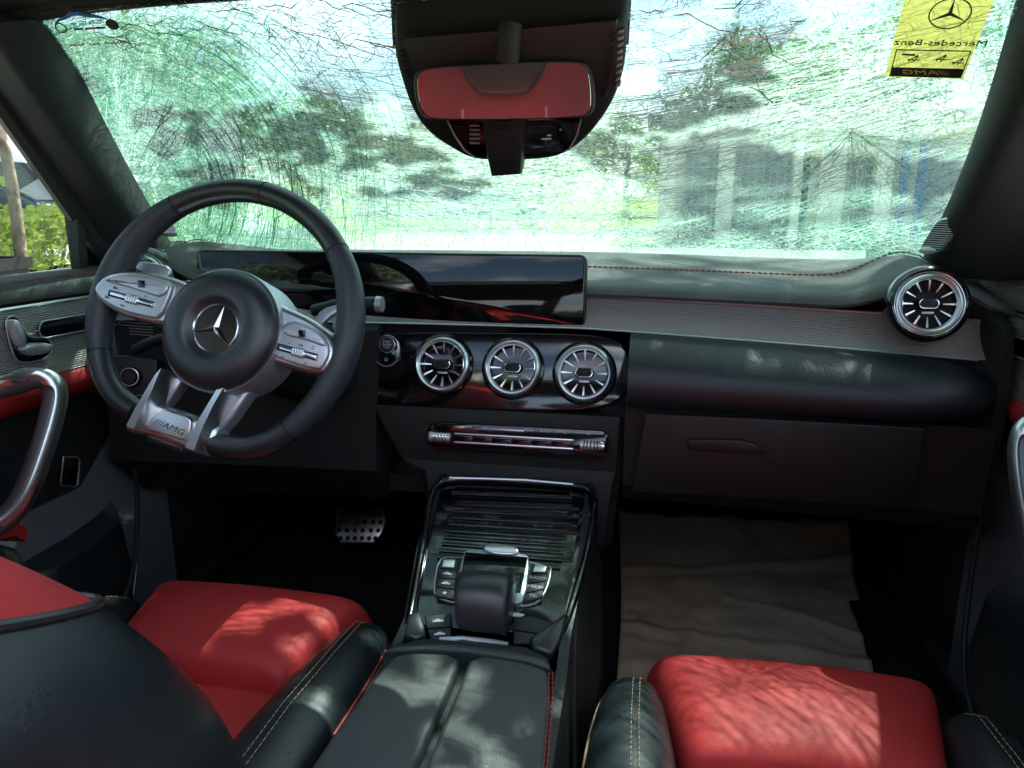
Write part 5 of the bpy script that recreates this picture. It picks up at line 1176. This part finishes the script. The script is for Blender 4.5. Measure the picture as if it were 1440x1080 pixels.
# low shopfront on the right
SHOPW = mat('shop doorway', (.30, .31, .29), .6, var=.3, vscale=2); 
sf = thing('shopfront', (at(1180, 16), 16.5, 0), 'low white shopfront with yellow fascia, barred doors and blue frames, beyond the cracked pane', 'building')
X0, X1 = at(925, 16), at(1560, 16); zt = 2.55
MB().box(((X0+X1)/2, 18.6, 1.25), (X1-X0, 4, 2.5)).build('wall', WALLW, sf)
MB().box(((X0+X1)/2, 18.3, 2.62), (X1-X0+.5, 4.8, .16)).build('roof', ROOFM, sf)
MB().box(((at(1285, 16)+X1)/2, 16.32, 2.36), (X1-at(1285, 16), .24, .34)).build('fascia', YEL, sf)
MB().box(((at(1138, 16)+at(1232, 16))/2, 16.36, 2.12), (at(1232, 16)-at(1138, 16), .20, .42)).build('fascia', YEL, sf)
for px in (938, 1020, 1128, 1172, 1246, 1420): MB().box((at(px, 16), 16.42, 1.22), (.30 if px != 1172 else .46, .34, 2.44), bevel=.02).build('column', WALLW, sf)
for xa, xb, barred in ((962, 1012, 1), (1030, 1112, 1), (1192, 1236, 1), (1300, 1405, 0)):
    a_, b_ = at(xa, 16.5), at(xb, 16.5)
    wd2 = MB().box(((a_+b_)/2, 16.585, 1.0), (b_-a_, .04, 2.0)).build('window', SHOPW if barred else WALLG, sf)
    if barred:
        n = max(4, int((b_-a_)/.14))
        for k in range(n+1): MB().box((a_+(b_-a_)*k/n, 16.53, 1.0), (.025, .025, 2.0)).build('bar', GRILL, wd2)
        for z in (.25, 1.0, 1.75): MB().box(((a_+b_)/2, 16.55, z), (b_-a_, .02, .05)).build('rail', GRILL, wd2)
for px in (1130, 1268, 1292): MB().box((at(px, 16.3), 16.30, 1.05), (.13, .10, 2.1)).build('blue_frame', BLUE, sf)
# long grey hall on the left beyond the hedge
hl = thing('grey_hall', (-14, 9, 0), 'long pale grey hall with a dark band, seen through the side window', 'building')
MB().box((-19.5, 14, 2.6), (9, 26, 5.2)).build('wall', WALLG, hl); MB().box((-14.97, 14, 2.05), (.12, 25.6, .42)).build('band', WALLD, hl); MB().box((-19.5, 14, 5.3), (9.6, 26.6, .2)).build('roof', ROOFM, hl)
for k in range(6): MB().box((-14.92, 3.5+4.2*k, 2.6), (.18, .35, 5.1)).build('pilaster', WALLG, hl)
# parked vehicles
TYRE = mat('tyre', (.012, .012, .013), .8); LAMP = mat('lamp glass', (.7, .72, .74), .15); LAMPR = mat('tail lamp red', (.45, .02, .02), .25)
def parked(x, y, rz, paint, label, nm='parked_car', hs_=1.0, van=False):
    rt = thing(nm, (x, y, 0), label, 'van' if van else 'car', 'vehicles parked outside'); rt.rotation_euler = (0, 0, rz); OFF[rt.name] = V()
    if van: prof = [(-2.4, .45, .9), (-2.42, 1.2, .93), (-2.3, 1.95, .90), (-1.2, 2.05, .88), (.9, 2.03, .88), (1.35, 1.75, .86), (1.75, 1.15, .90), (2.35, .98, .86), (2.45, .5, .84)]
    else: prof = [(-2.15, .45, .84), (-2.18, .82, .86), (-2.0, .98, .84), (-1.55, 1.06, .80), (-.95, 1.40, .66), (-.2, 1.46, .66), (.45, 1.38, .66), (1.0, 1.02, .82), (1.8, .88, .84), (2.12, .70, .82), (2.15, .42, .80)]
    rings = []
    for xx, z, wv in prof: rings.append([V((xx, -wv, .32)), V((xx, -wv, min(z, .78))), V((xx, -wv*(.80 if z > 1.1 else .97), z-.03)), V((xx, -wv*.66, z)), V((xx, wv*.66, z)), V((xx, wv*(.80 if z > 1.1 else .97), z-.03)), V((xx, wv, min(z, .78))), V((xx, wv, .32))])
    bd_ = MB().loft(rings, True).build('body', paint, rt, 50, local=True)
    for s in (-1, 1):
        if van: q = [[(-.1, 1.25), (1.45, 1.2), (1.1, 1.75), (-.1, 1.8)], [(-2.1, 1.25), (-.25, 1.25), (-.25, 1.8), (-2.1, 1.8)]]
        else: q = [[(-1.25, 1.06), (-.32, 1.03), (-.32, 1.36), (-.82, 1.34)], [(-.22, 1.03), (.80, 1.02), (.42, 1.30), (-.22, 1.36)]]
        for w4 in q: MB().prism([V((xx, s*(.862 if not van else .905)-s*max(0, z-.8)*(.24 if not van else .05)*1.0, z)) for xx, z in w4], V((0, s*.012, 0)), 0).build('window', DGL, rt, 30, local=True)
        for xx in (-1.35, 1.35):
            wl = MB().lathe([(0, -.10), (.31, -.10), (.33, -.07), (.33, .07), (.31, .10), (.22, .10)], 24, frame((xx, s*.78, .33), (0, s, 0), (1, 0, 0))).build('wheel', TYRE, rt, 40, local=True)
            MB().lathe([(0, .085), (.05, .095), (.2, .08), (.225, .10)], 12, frame((xx, s*.78, .33), (0, s, 0), (1, 0, 0))).build('rim', SATD, wl, 20, local=True)
        MB().box((2.08 if not van else 2.40, s*.62, .70 if not van else .85), (.16, .30, .12), bevel=.02).build('headlight', LAMP, rt, local=True)
        MB().box((-2.12 if not van else -2.38, s*.66, .80 if not van else 1.0), (.14, .26, .14), bevel=.02).build('tail_light', LAMPR, rt, local=True)
    fx = (1.42, 1.06, 1.33) if van else (.72, 1.06, .98)
    o = [V((.98, -.60, 1.06)), V((.98, .60, 1.06)), V((.50, .52, 1.37)), V((.50, -.52, 1.37))] if not van else [V((1.72, -.72, 1.22)), V((1.72, .72, 1.22)), V((1.38, .66, 1.74)), V((1.38, -.66, 1.74))]
    MB().prism(o, V((.02, 0, .012)), 0).build('windscreen_pane', DGL, rt, 30, local=True)
    o = [V((-1.52, -.60, 1.10)), V((-1.52, .60, 1.10)), V((-1.0, .52, 1.39)), V((-1.0, -.52, 1.39))] if not van else [V((-2.40, -.7, 1.25)), V((-2.40, .7, 1.25)), V((-2.33, .66, 1.8)), V((-2.33, -.66, 1.8))]
    MB().prism(o[::-1], V((-.02, 0, .012)), 0).build('rear_pane', DGL, rt, 30, local=True)
    return rt
PB = mat('paint dark blue', (.015, .03, .06), .2, .3, coat=1); PW = mat('paint white', (.72, .73, .74), .3, coat=1); PS = mat('paint silver', (.42, .43, .44), .3, .6, coat=1)
def side(px, y): p = PX(px, 285, -9.0); return p
parked(-8.6, 8.3, rad(60), PB, 'dark blue car parked beyond the hedge, seen through the side window')
parked(-12.6, 13.5, rad(70), PW, 'white van parked behind the dark blue car, by the grey hall', 'parked_van', van=True)
parked(-7.6, 10.6, rad(80), PW, 'white car parked at the right of the dark blue car, by the door window post')
parked(at(585, 27), 27, rad(8), PW, 'small white car on the far road, low in the middle of the windscreen')
parked(at(690, 29), 29, rad(4), PS, 'small silver car on the far road, below the mirror foot')
# hedge, stake trunk and plastic planter outside the driver's window
hg = thing('hedge', (-4.6, 5.0, 0), 'bright yellow green clipped hedge outside the side window', 'hedge')
vs = []; fs = []
for i in range(15000):
    t = random.random(); px_ = -7.8+4.6*random.random()*.55; y = .5+9*t; x = -4.0-.55*t*2-1.5*random.random()**1.5; zt_ = 1.02+.05*math.sin(y*2.3)+.06*noise.noise(V((x*2, y*2, 0)))
    z = zt_*(1-abs(random.gauss(0, .16))) if random.random() < .65 else random.uniform(.1, 1)*zt_
    p = V((x, y, max(.04, z))); a = V((random.gauss(0, 1), random.gauss(0, 1), random.gauss(0, 1))).normalized(); b = a.orthogonal().normalized(); l = random.uniform(.035, .08)
    k = len(vs); vs += [p-a*l*.6, p+b*l*.4, p+a*l*.6, p-b*l*.4]; fs.append([k, k+1, k+2, k+3])
m_ = MB(); m_.add(vs, fs); m_.build('foliage', HEDGE, hg, 80, recalc=False, smooth=False)
mb = MB()
for k in range(10): mb.tube([V((-4.7-.1*k, 1+.9*k, 0)), V((-4.75-.1*k, 1.05+.9*k, .5)), V((-4.6-.1*k, 1+.9*k, .8))], [.03, .02, .01], 6)
mb.build('stems', BARK, hg)
yt = thing('young_tree', PX(28, 365, -2.6), 'slim leaning young tree trunk in a black planter outside the side window', 'tree'); OFF[yt.name] = V(yt.location)
tp_ = [PX(31, 372, -2.6), PX(25, 320, -2.6), PX(17, 260, -2.6), PX(8, 215, -2.6), PX(-4, 170, -2.6), PX(-20, 60, -2.6), PX(-30, -160, -2.6)]
MB().tube(tp_, [.027, .025, .024, .023, .022, .018, .012], 10).build('trunk', BARK, yt, 70)
vs = []; fs = []
for i in range(500):
    p = tp_[-1]+V((random.gauss(0, .35), random.gauss(0, .35), random.gauss(.2, .4))); a = V((random.gauss(0, 1), random.gauss(0, 1), random.gauss(0, 1))).normalized(); b = a.orthogonal()
    l = .06; k = len(vs); vs += [p-a*l, p+b*l*.5, p+a*l, p-b*l*.5]; fs.append([k, k+1, k+2, k+3])
m_ = MB(); m_.add(vs, fs); m_.build('crown', LEAF1, yt, 80, recalc=False, smooth=False)
pb = PX(31, 372, -2.6)
pl_ = thing('planter', (pb.x, pb.y, 0), 'black plastic planter box on a stand at the foot of the slim trunk', 'planter')
zt = PX(20, 362, -2.6).z
MB().loft([[V((pb.x-.10+x*k, pb.y-.10+y*k, z)) for x, y in ((-.36, -.15), (.13, -.15), (.13, .13), (-.36, .13))] for k, z in ((.84, 0), (.9, zt-.05), (1.0, zt-.05), (1.0, zt), (.94, zt), (.90, zt-.05), (.3, zt-.05))], True).build('box', PLD, pl_, 30)
MB().prism([V((pb.x-.42, pb.y-.2+y, z)) for y, z in ((.0, zt-.02), (.20, zt-.02), (.16, zt+.075), (.02, zt+.08))], V((.30, 0, 0)), .02).build('soil_bag', PLD, pl_, 30)
# what lies behind the car: seen only as reflections in the displays and the mirror
tree(-3.2, -7.5, 4.6, 1.9, 'leafy tree standing behind the car, mirrored in the display', LEAF1, .13, 2200, .24)
tree(-6.0, -10.5, 5.2, 2.2, 'second leafy tree behind the car on the lawn', LEAF3, .13, 1800, .26)
hedge2 = thing('rear_hedge', (-2, -13, 0), 'long low hedge behind the car across the lawn', 'hedge')
vs = []; fs = []
for i in range(5000):
    p = V((random.uniform(-14, 10), -13+random.gauss(0, .5), random.uniform(.05, 1.5))); a = V((random.gauss(0, 1), random.gauss(0, 1), random.gauss(0, 1))).normalized(); b = a.orthogonal(); l = .12
    k = len(vs); vs += [p-a*l, p+b*l*.6, p+a*l, p-b*l*.6]; fs.append([k, k+1, k+2, k+3])
m_ = MB(); m_.add(vs, fs); m_.build('foliage', LEAF1, hedge2, 80, recalc=False, smooth=False)
